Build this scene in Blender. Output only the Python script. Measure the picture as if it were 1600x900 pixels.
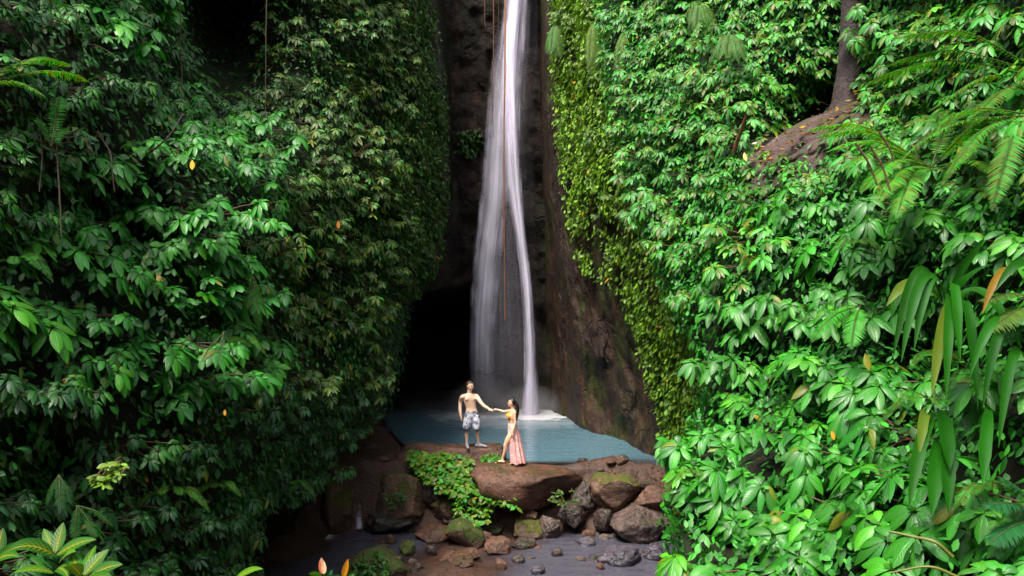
import bpy, bmesh, math, random
import numpy as np
from mathutils import Vector, Matrix, Quaternion
from mathutils.bvhtree import BVHTree

for o in list(bpy.data.objects):
    bpy.data.objects.remove(o)
S = bpy.context.scene
COL = S.collection
R = math.radians

# ------------------------------------------------------------------ camera, sky, sun, exposure
FPX, CZ = 1244.4, 4.6            # focal length in pixels of the 1600 px photo, camera height
cd = bpy.data.cameras.new("camera")
cd.lens = 28.0
cd.sensor_width = 36.0
cd.clip_start, cd.clip_end = 0.05, 500
cam = bpy.data.objects.new("camera", cd)
COL.objects.link(cam)
cam.location = (0, 0, CZ)
cam.rotation_euler = (R(90), 0, 0)
S.camera = cam

SUN_EL, SUN_AZ = R(62), R(213)   # azimuth measured clockwise from +Y (the view direction)
w = bpy.data.worlds.new("World")
S.world = w
w.use_nodes = True
wn = w.node_tree
bg = wn.nodes["Background"]
sky = wn.nodes.new("ShaderNodeTexSky")
sky.sky_type = "NISHITA"
sky.sun_disc = False
sky.sun_elevation, sky.sun_rotation = SUN_EL, SUN_AZ
sky.dust_density, sky.air_density, sky.ozone_density = 4.0, 1.0, 1.0
hs = wn.nodes.new("ShaderNodeHueSaturation")
hs.inputs["Saturation"].default_value = 0.35
wn.links.new(sky.outputs[0], hs.inputs["Color"])
wn.links.new(hs.outputs[0], bg.inputs["Color"])
bg.inputs["Strength"].default_value = 0.07
sl = bpy.data.lights.new("sun", "SUN")
sl.energy, sl.angle, sl.color = 1.5, R(22), (1.0, 0.93, 0.80)
sun = bpy.data.objects.new("sun", sl)
COL.objects.link(sun)
sdir = Vector((math.sin(SUN_AZ) * math.cos(SUN_EL), math.cos(SUN_AZ) * math.cos(SUN_EL), math.sin(SUN_EL)))
sun.rotation_euler = sdir.to_track_quat("Z", "Y").to_euler()
sun.location = (0, -5, 40)

vs = S.view_settings
S.display_settings.display_device = "sRGB"
vs.view_transform, vs.look, vs.gamma, vs.use_curve_mapping = "Standard", "None", 1.0, False
vs.exposure = 2.2
S.render.engine = "CYCLES"
cy = S.cycles
cy.use_denoising = True
cy.max_bounces, cy.diffuse_bounces, cy.glossy_bounces, cy.transparent_max_bounces = 8, 4, 3, 24
cy.caustics_reflective = cy.caustics_refractive = False

# ------------------------------------------------------------------ numeric helpers
rng = np.random.default_rng(7)
random.seed(7)


def P(px, py, d):
    """the place that stands d metres ahead and shows at that spot of the 1600 x 900 photograph"""
    return np.array([(px - 800.0) * d / FPX, d, CZ - (py - 450.0) * d / FPX])


def proj(p):
    p = np.asarray(p)
    y = np.maximum(p[..., 1], 0.1)
    return 800 + FPX * p[..., 0] / y, 450 - FPX * (p[..., 2] - CZ) / y


def hash3(ix, iy, iz, seed):
    h = (ix * 374761393 + iy * 668265263 + iz * 1274126177 + seed * 974634721) & 0xFFFFFFFF
    h = ((h ^ (h >> 13)) * 1103515245) & 0xFFFFFFFF
    h = ((h ^ (h >> 15)) * 2246822519) & 0xFFFFFFFF
    return ((h ^ (h >> 16)) & 0xFFFF) / 65535.0


def vnoise(p, scale=1.0, seed=0, octaves=3):
    """value noise, about -1..1, p (N,3)"""
    p = np.asarray(p, float) * scale
    out, amp, tot = np.zeros(p.shape[:-1]), 1.0, 0.0
    for o in range(octaves):
        i = np.floor(p).astype(np.int64)
        f = p - i
        f = f * f * (3 - 2 * f)
        v = 0
        for dx in (0, 1):
            for dy in (0, 1):
                for dz in (0, 1):
                    wgt = (f[..., 0] if dx else 1 - f[..., 0]) * (f[..., 1] if dy else 1 - f[..., 1]) * (f[..., 2] if dz else 1 - f[..., 2])
                    v = v + wgt * hash3(i[..., 0] + dx, i[..., 1] + dy, i[..., 2] + dz, seed + o * 17)
        out += amp * (v * 2 - 1)
        tot += amp
        amp *= 0.5
        p = p * 2.03 + 11.7
    return out / tot


def unit(v):
    v = np.asarray(v, float)
    return v / np.maximum(np.linalg.norm(v, axis=-1, keepdims=True), 1e-9)


def inside(poly, x, y):
    poly = np.asarray(poly, float)
    r = np.zeros(np.shape(x), bool)
    j = len(poly) - 1
    for i in range(len(poly)):
        xi, yi, xj, yj = poly[i][0], poly[i][1], poly[j][0], poly[j][1]
        c = ((yi > y) != (yj > y)) & (x < (xj - xi) * (y - yi) / (yj - yi + 1e-9) + xi)
        r ^= c
        j = i
    return r


def sm(a, b, x):
    t = np.clip((x - a) / (b - a), 0, 1)
    return t * t * (3 - 2 * t)


# ------------------------------------------------------------------ object helpers
def mesh_np(name, V, F, uv=None, col=None, smooth=True):
    """mesh from arrays; F (M,4) quads"""
    me = bpy.data.meshes.new(name)
    V = np.asarray(V, np.float32)
    F = np.asarray(F, np.int32)
    me.vertices.add(len(V))
    me.vertices.foreach_set("co", V.ravel())
    k = F.shape[1]
    me.loops.add(F.size)
    me.loops.foreach_set("vertex_index", F.ravel())
    me.polygons.add(len(F))
    me.polygons.foreach_set("loop_start", np.arange(0, F.size, k, dtype=np.int32))
    if uv is not None:
        l = me.uv_layers.new(name="UVMap")
        l.data.foreach_set("uv", np.asarray(uv, np.float32)[F.ravel()].ravel())
    if col is not None:
        a = me.attributes.new("tint", "FLOAT_COLOR", "POINT")
        c4 = np.ones((len(V), 4), np.float32)
        c4[:, :3] = col
        a.data.foreach_set("color", c4.ravel())
    me.update(calc_edges=True)
    me.validate()
    if smooth:
        me.polygons.foreach_set("use_smooth", np.ones(len(me.polygons), bool))
    return me


def link(name, me, mat=None, parent=None):
    o = bpy.data.objects.new(name, me)
    COL.objects.link(o)
    if mat is not None and not me.materials:
        me.materials.append(mat)
    if parent is not None:
        o.parent = parent
    return o


def tag(o, label=None, cat=None, group=None, kind=None):
    if label: o["label"] = label
    if cat: o["category"] = cat
    if group: o["group"] = group
    if kind: o["kind"] = kind
    return o


def empty(name, loc, label, cat, group=None, rz=0.0):
    o = bpy.data.objects.new(name, None)
    COL.objects.link(o)
    o.location = loc
    o.rotation_euler = (0, 0, rz)
    o.empty_display_size = 0.1
    return tag(o, label, cat, group)


def tube(pts, rad, n=8, cap=True):
    """V, F of a tapered tube through pts"""
    pts = np.asarray(pts, float)
    K = len(pts)
    rad = np.broadcast_to(np.asarray(rad, float), (K,))
    tg = unit(np.gradient(pts, axis=0))
    ref = np.array([0.0, 0, 1]) if abs(tg[0][2]) < 0.9 else np.array([1.0, 0, 0])
    V = []
    a = unit(np.cross(tg[0], ref))
    for i in range(K):
        a = unit(a - tg[i] * np.dot(a, tg[i]))
        b = np.cross(tg[i], a)
        th = np.linspace(0, 2 * np.pi, n, endpoint=False)
        V.append(pts[i] + rad[i] * (np.cos(th)[:, None] * a + np.sin(th)[:, None] * b))
    V = np.concatenate(V)
    F = [[i * n + j, i * n + (j + 1) % n, (i + 1) * n + (j + 1) % n, (i + 1) * n + j] for i in range(K - 1) for j in range(n)]
    return V, np.array(F)


def smooth_path(pts, n=24):
    """Catmull-Rom through pts"""
    p = np.asarray(pts, float)
    p = np.vstack([2 * p[0] - p[1], p, 2 * p[-1] - p[-2]])
    out = []
    m = len(p) - 3
    for t in np.linspace(0, m - 1e-6, n):
        i = int(t); f = t - i
        a, b, c, d = p[i:i + 4]
        out.append(0.5 * (2 * b + (c - a) * f + (2 * a - 5 * b + 4 * c - d) * f * f + (3 * b - a - 3 * c + d) * f ** 3))
    return np.array(out)


class Acc:
    """gathers leaves and tubes into one mesh"""
    def __init__(s):
        s.V, s.F, s.U, s.C, s.n = [], [], [], [], 0

    def add(s, V, F, U=None, C=(1, 1, 1)):
        s.V.append(V); s.F.append(F + s.n)
        s.U.append(np.zeros((len(V), 2)) if U is None else U)
        s.C.append(np.broadcast_to(np.asarray(C, float), (len(V), 3)))
        s.n += len(V)

    def tube(s, pts, rad, n=6, C=(1, 1, 1)):
        V, F = tube(pts, rad, n)
        s.add(V, F, None, C)

    def leaves(s, o, d, n, L, W, droop=0.25, fold=0.42, K=6, C=None, prof="oval", roll=0.0):
        o, d, n = np.atleast_2d(o), unit(np.atleast_2d(d)), np.atleast_2d(n)
        N = len(o)
        side = unit(np.cross(d, n))
        n = np.cross(side, d)
        L = np.broadcast_to(L, (N,)).reshape(N, 1, 1)
        W = np.broadcast_to(W, (N,)).reshape(N, 1, 1)
        droop = np.broadcast_to(droop, (N,)).reshape(N, 1, 1)
        t = np.linspace(0, 1, K)
        if prof == "oval":
            wp = np.sin(np.pi * np.clip(t, 0, 1) ** 1.12) ** 0.72 * 0.5
        elif prof == "strap":
            wp = np.minimum(1, 0.45 + 1.4 * t) * np.clip((1 - t) * 2.2, 0, 1) ** 0.7 * 0.5
        else:                                                        # lance
            wp = np.sin(np.pi * t ** 0.6) * 0.5
        wp = np.maximum(wp, 0.015)
        wp[0] = 0.03
        tt = t.reshape(1, K, 1)
        wv = wp.reshape(1, K, 1) * W
        g = np.array([0, 0, -1.0]).reshape(1, 1, 3)
        c = o[:, None] + d[:, None] * L * (tt - 0.25 * droop * tt ** 2) + g * (L * droop * tt ** 2)
        sd = side[:, None]
        nn = n[:, None]
        cs = ((-1.0, -0.95), (-0.55, -0.05), (0.0, -0.22), (0.55, -0.05), (1.0, -0.95)) if K > 5 else ((-1.0, -0.8), (0.0, 0.0), (1.0, -0.8))
        m = len(cs)
        V = np.stack([c + sd * wv * q + nn * fold * wv * h for q, h in cs], 2).reshape(-1, 3)
        base = (np.arange(N) * K * m)[:, None]
        k = np.arange(K - 1)[None, :] * m
        F = np.concatenate([np.stack([base + k + j, base + k + j + 1, base + k + m + j + 1, base + k + m + j], -1) for j in range(m - 1)], 1).reshape(-1, 4)
        U = np.empty((N, K, m, 2))
        U[..., 0] = np.array([q * 0.5 + 0.5 for q, h in cs]).reshape(1, 1, m)
        U[..., 1] = t.reshape(1, K, 1)
        C = np.ones((N, 3)) if C is None else np.broadcast_to(np.asarray(C, float), (N, 3))
        s.V.append(V); s.F.append(F + s.n); s.U.append(U.reshape(-1, 2)); s.C.append(np.repeat(C, K * m, 0))
        s.n += len(V)

    def mesh(s, name):
        return mesh_np(name, np.concatenate(s.V), np.concatenate(s.F), np.concatenate(s.U), np.concatenate(s.C))


# ------------------------------------------------------------------ materials
def new_mat(name):
    m = bpy.data.materials.new(name)
    m.use_nodes = True
    nt = m.node_tree
    nt.nodes.clear()
    out = nt.nodes.new("ShaderNodeOutputMaterial")
    return m, nt, out


class NB:
    """short node building"""
    def __init__(s, nt): s.nt = nt
    def n(s, t, **kw):
        nd = s.nt.nodes.new("ShaderNode" + t)
        for k, v in kw.items(): setattr(nd, k, v)
        return nd
    def l(s, a, b): s.nt.links.new(a, b)
    def math(s, op, a, b=None, clamp=False):
        nd = s.n("Math", operation=op); nd.use_clamp = clamp
        for i, v in enumerate((a, b)):
            if v is None: continue
            if isinstance(v, (int, float)): nd.inputs[i].default_value = v
            else: s.l(v, nd.inputs[i])
        return nd.outputs[0]
    def mix(s, f, a, b, blend="MIX"):
        nd = s.n("Mix", data_type="RGBA", blend_type=blend)
        for sock, v in ((nd.inputs[0], f), (nd.inputs[6], a), (nd.inputs[7], b)):
            if isinstance(v, (int, float)): sock.default_value = v
            elif isinstance(v, tuple): sock.default_value = (*v, 1) if len(v) == 3 else v
            else: s.l(v, sock)
        return nd.outputs[2]
    def noise(s, scale, detail=4, rough=0.55, vec=None, stretch=None, dist=0.0, coord="Object"):
        nd = s.n("TexNoise")
        nd.inputs["Scale"].default_value = scale
        nd.inputs["Detail"].default_value = detail
        nd.inputs["Roughness"].default_value = rough
        nd.inputs["Distortion"].default_value = dist
        if vec is None:
            vec = s.n("TexCoord").outputs[coord]
        if stretch:
            mp = s.n("Mapping"); mp.inputs["Scale"].default_value = stretch
            s.l(vec, mp.inputs["Vector"]); vec = mp.outputs[0]
        s.l(vec, nd.inputs["Vector"])
        return nd.outputs[0]
    def ramp(s, f, stops):
        nd = s.n("ValToRGB")
        cr = nd.color_ramp
        while len(cr.elements) < len(stops): cr.elements.new(0.5)
        for e, (p, c) in zip(cr.elements, stops):
            e.position = p
            e.color = (c, c, c, 1) if isinstance(c, (int, float)) else (*c, 1)
        s.l(f, nd.inputs[0])
        return nd.outputs[0]
    def bsdf(s, **kw):
        b = s.n("BsdfPrincipled")
        for k, v in kw.items():
            k = k.replace("_", " ")
            if isinstance(v, (int, float)): b.inputs[k].default_value = v
            elif isinstance(v, tuple): b.inputs[k].default_value = (*v, 1) if len(v) == 3 else v
            else: s.l(v, b.inputs[k])
        return b
    def bump(s, h, strength=0.4, dist=0.05):
        b = s.n("Bump"); b.inputs["Strength"].default_value = strength; b.inputs["Distance"].default_value = dist
        s.l(h, b.inputs["Height"]); return b.outputs[0]


def leaf_mat(name, rough=0.36, vein=0.25, translucent=0.22, stripes=0.0, spec=0.5, per_object=0.55, relief=0.35):
    m, nt, out = new_mat(name)
    b = NB(nt)
    at = b.n("Attribute", attribute_name="tint", attribute_type="GEOMETRY").outputs["Color"]
    uv = b.n("UVMap").outputs[0]
    sp = b.n("SeparateXYZ"); b.l(uv, sp.inputs[0])
    u = b.math("ABSOLUTE", b.math("SUBTRACT", sp.outputs[0], 0.5))          # 0 at the midrib
    mid = b.math("SUBTRACT", 1.0, b.math("MULTIPLY", u, 22.0), True)
    # side veins run outward and forward
    ph = b.math("SUBTRACT", b.math("MULTIPLY", sp.outputs[1], 9.0), b.math("MULTIPLY", u, 4.0))
    sv = b.math("ABSOLUTE", b.math("SUBTRACT", b.math("FRACT", ph), 0.5))
    side = b.math("SUBTRACT", 1.0, b.math("MULTIPLY", sv, 7.0 if not stripes else 4.5), True)
    veins = b.math("MAXIMUM", mid, b.math("MULTIPLY", side, 0.45))
    nz = b.noise(9.0, 3)
    base = b.mix(b.math("MULTIPLY", b.math("SUBTRACT", nz, 0.35), 0.9, True), at, b.mix(1.0, at, (0.55, 0.62, 0.5), "MULTIPLY"))
    oi = b.n("ObjectInfo").outputs["Random"]
    oj = b.math("FRACT", b.math("MULTIPLY", oi, 7.31))
    base = b.mix(b.math("MULTIPLY", oj, per_object * 0.9), base, b.mix(1.0, base, (1.6, 1.12, 0.8), "MULTIPLY"))
    base = b.mix(b.math("MULTIPLY", oi, per_object), base, b.mix(1.0, base, (0.45, 0.55, 0.6), "MULTIPLY"))
    if stripes:
        near = b.math("MULTIPLY", b.math("SUBTRACT", 1.0, b.math("MULTIPLY", u, 2.6), True), b.math("SUBTRACT", 1.15, sp.outputs[1], True))
        col = b.mix(b.math("MULTIPLY", b.math("MAXIMUM", mid, b.math("MULTIPLY", side, near)), stripes), base, (0.50, 0.36, 0.025))
    else:
        col = b.mix(b.math("MULTIPLY", veins, vein), base, b.mix(1.0, base, (2.4, 2.0, 1.8), "MULTIPLY"))
    wear = b.math("MULTIPLY", b.ramp(b.noise(17.0, 5, 0.7), [(0.66, 0.0), (0.72, 1.0)]), b.ramp(b.noise(1.3, 2), [(0.45, 0.0), (0.62, 0.85)]))
    col = b.mix(wear, col, (0.14, 0.085, 0.02))
    hgt = b.math("SUBTRACT", 1.0, b.math("MULTIPLY", b.math("MAXIMUM", mid, side), 0.8))
    bp = b.bump(hgt, relief, 0.012)
    rn = b.math("ADD", rough - 0.1, b.math("MULTIPLY", b.noise(4.0, 2), 0.25))
    pr = b.bsdf(Base_Color=col, Roughness=rn, Normal=bp)
    pr.inputs["Specular IOR Level"].default_value = spec
    tr = b.n("BsdfTranslucent")
    b.l(b.mix(1.0, col, (1.5, 1.5, 0.5), "MULTIPLY"), tr.inputs[0])
    ms = b.n("MixShader"); ms.inputs[0].default_value = translucent
    b.l(pr.outputs[0], ms.inputs[1]); b.l(tr.outputs[0], ms.inputs[2])
    b.l(ms.outputs[0], out.inputs[0])
    return m


def rock_mat(name, base=(0.135, 0.072, 0.052), dark=(0.035, 0.022, 0.02), moss=0.5, moss_col=(0.045, 0.075, 0.012), rough=0.5, grain=1.0, pits=0.0):
    m, nt, out = new_mat(name)
    b = NB(nt)
    big = b.noise(0.9 * grain, 6, 0.6, coord="Object")
    fine = b.noise(7.0 * grain, 8, 0.65)
    col = b.mix(b.ramp(big, [(0.35, 0.0), (0.65, 1.0)]), base, dark)
    col = b.mix(b.ramp(fine, [(0.40, 0.0), (0.72, 0.75)]), col, tuple(0.42 * c for c in dark))
    speck = b.noise(24.0 * grain, 4, 0.7)
    col = b.mix(b.ramp(speck, [(0.60, 0.0), (0.68, 0.55)]), col, tuple(min(1, c * 1.9 + 0.02) for c in base))
    geo = b.n("NewGeometry").outputs["Normal"]
    nz = b.n("SeparateXYZ"); b.l(geo, nz.inputs[0])
    up = b.math("ADD", b.math("MULTIPLY", nz.outputs[2], 0.35), b.noise(1.7 * grain, 7, 0.62))
    mm = b.ramp(up, [(max(0.0, 0.92 - 0.5 * moss), 0.0), (min(1.0, 1.03 - 0.5 * moss), 1.0)])
    mm = b.math("MULTIPLY", mm, 1.0 if moss > 0 else 0.0)
    mcol = b.mix(b.noise(11.0, 5), moss_col, tuple(c * 0.4 for c in moss_col))
    col = b.mix(mm, col, mcol)
    cn = b.noise((2.2 * grain), 3, 0.5, dist=0.25)
    ck = b.ramp(b.math("ABSOLUTE", b.math("SUBTRACT", cn, 0.5)), [(0.004, 1.0), (0.022, 0.0)])
    ck = b.math("MULTIPLY", ck, b.ramp(b.noise((2.2 * grain) * 0.7, 2), [(0.42, 0.0), (0.6, 0.55)]))
    col = b.mix(ck, col, tuple(0.22 * c for c in dark))
    h = b.math("SUBTRACT", b.math("ADD", b.math("MULTIPLY", fine, 0.9), b.math("MULTIPLY", speck, 0.45)), b.math("MULTIPLY", ck, 0.8))
    if pits:
        vo = b.n("TexVoronoi"); vo.inputs["Scale"].default_value = 9.0
        b.l(b.n("TexCoord").outputs["Object"], vo.inputs["Vector"])
        h = b.math("SUBTRACT", h, b.math("MULTIPLY", vo.outputs[0], pits))
    bp = b.bump(h, 0.75, 0.06)
    rr = b.math("ADD", rough - 0.12, b.math("MULTIPLY", fine, 0.3))
    rr = b.math("ADD", rr, b.math("MULTIPLY", mm, 0.35), True)
    pr = b.bsdf(Base_Color=col, Roughness=rr, Normal=bp)
    b.l(pr.outputs[0], out.inputs[0])
    return m


def plain_mat(name, col, rough=0.6, var=0.3, scale=6.0, stretch=None, bump=0.2, sss=0.0):
    m, nt, out = new_mat(name)
    b = NB(nt)
    nz = b.noise(scale, 5, 0.6, stretch=stretch)
    c = b.mix(b.ramp(nz, [(0.3, 0.0), (0.7, 1.0)]), col, tuple(x * (1 - var) for x in col))
    pr = b.bsdf(Base_Color=c, Roughness=rough, Normal=b.bump(nz, bump, 0.01))
    if sss:
        pr.inputs["Subsurface Weight"].default_value = sss
        pr.inputs["Subsurface Radius"].default_value = (0.02, 0.008, 0.004)
    b.l(pr.outputs[0], out.inputs[0])
    return m


def cliff_mat(name, base, dark, streak, moss, moss_amt=0.4, rough=0.42):
    m, nt, out = new_mat(name)
    b = NB(nt)
    co = b.n("TexCoord").outputs["Object"]
    big = b.noise(0.5, 6, 0.6, vec=co)
    st = b.noise(1.6, 7, 0.65, vec=co, stretch=(1.0, 1.0, 0.16), dist=0.6)
    st2 = b.noise(4.0, 6, 0.65, vec=co, stretch=(1.0, 1.0, 0.10), dist=0.8)
    fine = b.noise(3.2, 10, 0.68, vec=co, dist=0.4)
    col = b.mix(b.ramp(big, [(0.35, 0.0), (0.65, 1.0)]), base, dark)
    col = b.mix(b.ramp(st, [(0.52, 0.0), (0.66, 0.8)]), col, streak)
    col = b.mix(b.ramp(st2, [(0.50, 0.0), (0.62, 0.8)]), col, tuple(c * 0.3 for c in dark))
    col = b.mix(b.ramp(fine, [(0.45, 0.0), (0.75, 0.8)]), col, tuple(c * 0.35 for c in dark))
    mo = b.noise(0.8, 7, 0.66, vec=co, stretch=(1, 1, 0.6))
    col = b.mix(b.ramp(mo, [(0.62 - 0.25 * moss_amt, 0.0), (0.72 - 0.2 * moss_amt, 0.85)]), col, moss)
    cn = b.noise(0.9, 3, 0.5, dist=0.25)
    ck = b.ramp(b.math("ABSOLUTE", b.math("SUBTRACT", cn, 0.5)), [(0.004, 1.0), (0.022, 0.0)])
    ck = b.math("MULTIPLY", ck, b.ramp(b.noise(0.9 * 0.7, 2), [(0.42, 0.0), (0.6, 0.55)]))
    col = b.mix(ck, col, tuple(0.22 * c for c in dark))
    h = b.math("SUBTRACT", b.math("ADD", b.math("MULTIPLY", fine, 1.0), b.math("MULTIPLY", st2, 0.5)), b.math("MULTIPLY", ck, 0.8))
    pr = b.bsdf(Base_Color=col, Roughness=b.math("ADD", rough, b.math("MULTIPLY", fine, 0.35)), Normal=b.bump(h, 1.0, 0.16))
    pr.inputs["Specular IOR Level"].default_value = 0.3
    b.l(pr.outputs[0], out.inputs[0])
    return m


M_LEAF = leaf_mat("glossy_leaf", 0.36, 0.45, 0.22, spec=0.55)
M_CREEP = leaf_mat("creeper_leaf", 0.40, 0.15, 0.22, spec=0.5, per_object=0.0)
M_FERN = leaf_mat("fern_leaf", 0.45, 0.1, 0.3, spec=0.35)
M_CROTON = leaf_mat("striped_leaf", 0.38, 0.3, 0.15, stripes=0.8, spec=0.25)
M_STEM = plain_mat("woody_stem", (0.10, 0.055, 0.03), 0.7)
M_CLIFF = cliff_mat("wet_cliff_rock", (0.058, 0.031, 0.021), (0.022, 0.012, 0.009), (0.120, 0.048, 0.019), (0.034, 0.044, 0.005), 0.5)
M_BACK = cliff_mat("shaded_cliff_rock", (0.022, 0.012, 0.008), (0.010, 0.006, 0.004), (0.048, 0.022, 0.011), (0.008, 0.014, 0.003), 0.45, 0.62)  # darker copy of the cliff rock, with the gorge's shade in its colours
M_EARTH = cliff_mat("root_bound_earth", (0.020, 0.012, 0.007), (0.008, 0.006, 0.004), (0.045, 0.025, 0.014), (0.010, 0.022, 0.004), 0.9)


# ------------------------------------------------------------------ the gorge: surfaces that rise on both sides and behind the fall
class Surf:
    def __init__(s, rows, bump=0.0, bscale=0.7, seed=1, extra=None, cracks=0.0):
        s.cracks = cracks
        s.v = np.array([r[0] for r in rows], float)
        s.g = np.array([[(a, b) for a, b in r[1]] for r in rows], float)        # rows x cols x (px, d)
        s.bump, s.bscale, s.seed, s.extra = bump, bscale, seed, extra

    def at(s, u, py, off=0.0):
        """u in 0..cols-1, py the row; returns points"""
        u, py = np.broadcast_arrays(np.asarray(u, float), np.asarray(py, float))
        i = np.clip(np.searchsorted(s.v, py) - 1, 0, len(s.v) - 2)
        f = np.clip((py - s.v[i]) / (s.v[i + 1] - s.v[i]), 0, 1)
        f = 0.5 * f + 0.5 * f * f * (3 - 2 * f)
        c = np.clip(np.floor(u).astype(int), 0, s.g.shape[1] - 2)
        h = u - c
        h = 0.6 * h + 0.4 * h * h * (3 - 2 * h)
        q = lambda ii, cc: s.g[ii, cc]
        a = q(i, c) * (1 - h)[..., None] + q(i, c + 1) * h[..., None]
        b = q(i + 1, c) * (1 - h)[..., None] + q(i + 1, c + 1) * h[..., None]
        r = a * (1 - f)[..., None] + b * f[..., None]
        d = r[..., 1].copy()
        if s.extra is not None:
            d = d + s.extra(r[..., 0], py)
        p = np.stack([(r[..., 0] - 800) * d / FPX, d, CZ - (py - 450) * d / FPX], -1)
        if s.bump:
            h = s.bump * vnoise(p, s.bscale, s.seed, 4)
            if s.cracks:
                q = p + 0.5 * np.stack([vnoise(p, 0.9, 201, 2), vnoise(p, 0.9, 202, 2), vnoise(p, 0.9, 203, 2)], -1)
                c1 = 1 - np.abs(vnoise(q * np.array([1, 1, 0.55]), 0.75, 204, 2)) * 5
                c2 = 1 - np.abs(vnoise(q * np.array([1, 1, 0.8]), 2.0, 206, 2)) * 5
                h = h + s.cracks * (np.clip(c1, 0, 1) ** 1.5 + 0.25 * np.clip(c2, 0, 1) ** 1.5 + 1.1 * vnoise(p, 2.8, 208, 5))
            k = 1 + (h + off) / d
            p = p * k[..., None] + (1 - k)[..., None] * np.array([0, 0, CZ])
        return p

    def normal(s, u, py):
        e = 0.12
        pu = s.at(np.clip(u + e, 0, s.g.shape[1] - 1), py) - s.at(np.clip(u - e, 0, s.g.shape[1] - 1), py)
        pv = s.at(u, py + 12) - s.at(u, py - 12)
        n = unit(np.cross(pu, pv))
        p = s.at(u, py)
        tocam = np.array([0, 0, CZ]) - p
        flip = np.sum(n * tocam, -1) < 0
        n[flip] *= -1
        return n

    def mesh(s, name, mat, nu, nv, off, top):
        C = s.g.shape[1] - 1
        uu = np.linspace(0, C, nu)
        vv = np.linspace(s.v[0], s.v[-1], nv)
        U, Vv = np.meshgrid(uu, vv)
        p = s.at(U, Vv, off)
        # the wall goes on upward above what the picture shows
        crown = []
        for k, (dz, out) in enumerate(top):
            r = p[0].copy()
            r[:, 2] += dz
            ctr = np.array([0.3, 22.0])
            v2 = r[:, :2] - ctr
            r[:, :2] += unit(v2) * out
            r += 0.5 * np.stack([vnoise(r, 0.5, 3), vnoise(r, 0.5, 4), np.zeros(len(r))], -1)
            crown.append(r)
        if crown:
            p = np.concatenate([np.stack(crown[::-1]), p])
        nr = p.shape[0]
        idx = np.arange(nr * nu).reshape(nr, nu)
        F = np.stack([idx[:-1, :-1], idx[:-1, 1:], idx[1:, 1:], idx[1:, :-1]], -1).reshape(-1, 4)
        o = link(name, mesh_np(name, p.reshape(-1, 3), F), mat)
        return tag(o, kind="structure")


left_rows = [
    (-150, [(-150, 7.5), (0, 9), (150, 11), (300, 14), (430, 17), (540, 20), (630, 23.5), (668, 25), (692, 31)]),
    (0, [(-150, 7.5), (0, 8.8), (150, 10.6), (300, 13.5), (430, 16.5), (540, 20), (632, 23.5), (672, 25), (695, 31)]),
    (150, [(-150, 7.3), (0, 8.4), (150, 9.8), (300, 12), (430, 15.5), (540, 19), (650, 23), (692, 26), (705, 31)]),
    (300, [(-150, 7), (0, 8), (150, 9.2), (300, 10.8), (430, 14), (540, 18), (655, 22.5), (696, 26), (707, 31)]),
    (400, [(-150, 6.9), (0, 7.9), (150, 9.1), (300, 10.7), (430, 13.5), (540, 17.5), (640, 21.5), (684, 25), (692, 31)]),
    (480, [(-150, 6.8), (0, 7.8), (150, 9), (300, 10.6), (430, 13.2), (540, 17), (600, 20), (636, 23), (640, 30)]),
    (560, [(-150, 6.6), (0, 7.6), (150, 8.8), (300, 10.3), (430, 12.8), (530, 16.3), (590, 19), (620, 21.5), (622, 28)]),
    (640, [(-150, 6.4), (0, 7.4), (150, 8.6), (300, 10), (420, 12.4), (495, 15.2), (560, 18), (594, 20.5), (585, 25)]),
    (700, [(-150, 6.2), (0, 7.2), (140, 8.4), (280, 9.8), (390, 12), (455, 14.2), (505, 16), (532, 17.5), (515, 22)]),
    (760, [(-150, 6), (0, 7), (130, 8.2), (250, 9.6), (340, 11), (410, 12.8), (455, 14.2), (488, 15.5), (465, 20)]),
    (805, [(-150, 5.9), (0, 6.9), (125, 8.1), (235, 9.4), (310, 10.4), (350, 11.2), (375, 11.8), (390, 12.3), (368, 17)]),
    (900, [(-150, 5.8), (0, 6.7), (120, 8), (220, 9), (290, 10), (340, 10.9), (366, 11.4), (380, 11.8), (358, 16)]),
    (1080, [(-150, 5.5), (0, 6.4), (120, 7.6), (220, 8.6), (290, 9.6), (340, 10.5), (366, 11), (380, 11.4), (358, 16)]),
]


def left_recess(px, py):
    return 5.5 * np.exp(-(((px - 340) / 95) ** 2 + ((py - 50) / 135) ** 2)) + 1.2 * np.exp(-(((px - 200) / 60) ** 2 + ((py - 330) / 60) ** 2)) \
        + 1.5 * np.exp(-(((px - 40) / 60) ** 2 + ((py - 760) / 80) ** 2)) + 1.5 * np.exp(-(((px - 470) / 50) ** 2 + ((py - 470) / 70) ** 2))


LEFT = Surf(left_rows, 0.75, 0.55, 3, left_recess)
near_rows = []
edge = {-150: (930, 21), 0: (938, 21), 150: (955, 18.5), 250: (975, 17), 350: (1005, 15.5), 450: (1052, 13.5), 550: (1105, 12), 620: (1110, 11),
        680: (1085, 10.2), 740: (1075, 9.5), 800: (1062, 8.8), 900: (1072, 8), 1080: (1075, 7.2)}
cols = {1150: [16, 15.5, 14.3, 13.3, 12.3, 11.5, 10.9, 10.3, 9.6, 9.0, 8.4, 7.6, 6.9],
        1300: [14, 13.8, 13.4, 11.4, 10.4, 9.8, 9.2, 8.8, 8.4, 8.0, 7.6, 7.0, 6.3],
        1450: [11.6, 11.2, 10.6, 9.7, 9.0, 8.5, 8.0, 7.7, 7.4, 7.1, 6.8, 6.3, 5.7],
        1600: [9.2, 9, 8.6, 8.0, 7.6, 7.2, 6.9, 6.7, 6.5, 6.3, 6.1, 5.7, 5.2],
        1800: [7.2, 7, 6.8, 6.5, 6.2, 6.0, 5.8, 5.6, 5.5, 5.3, 5.2, 5.0, 4.7]}
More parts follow.
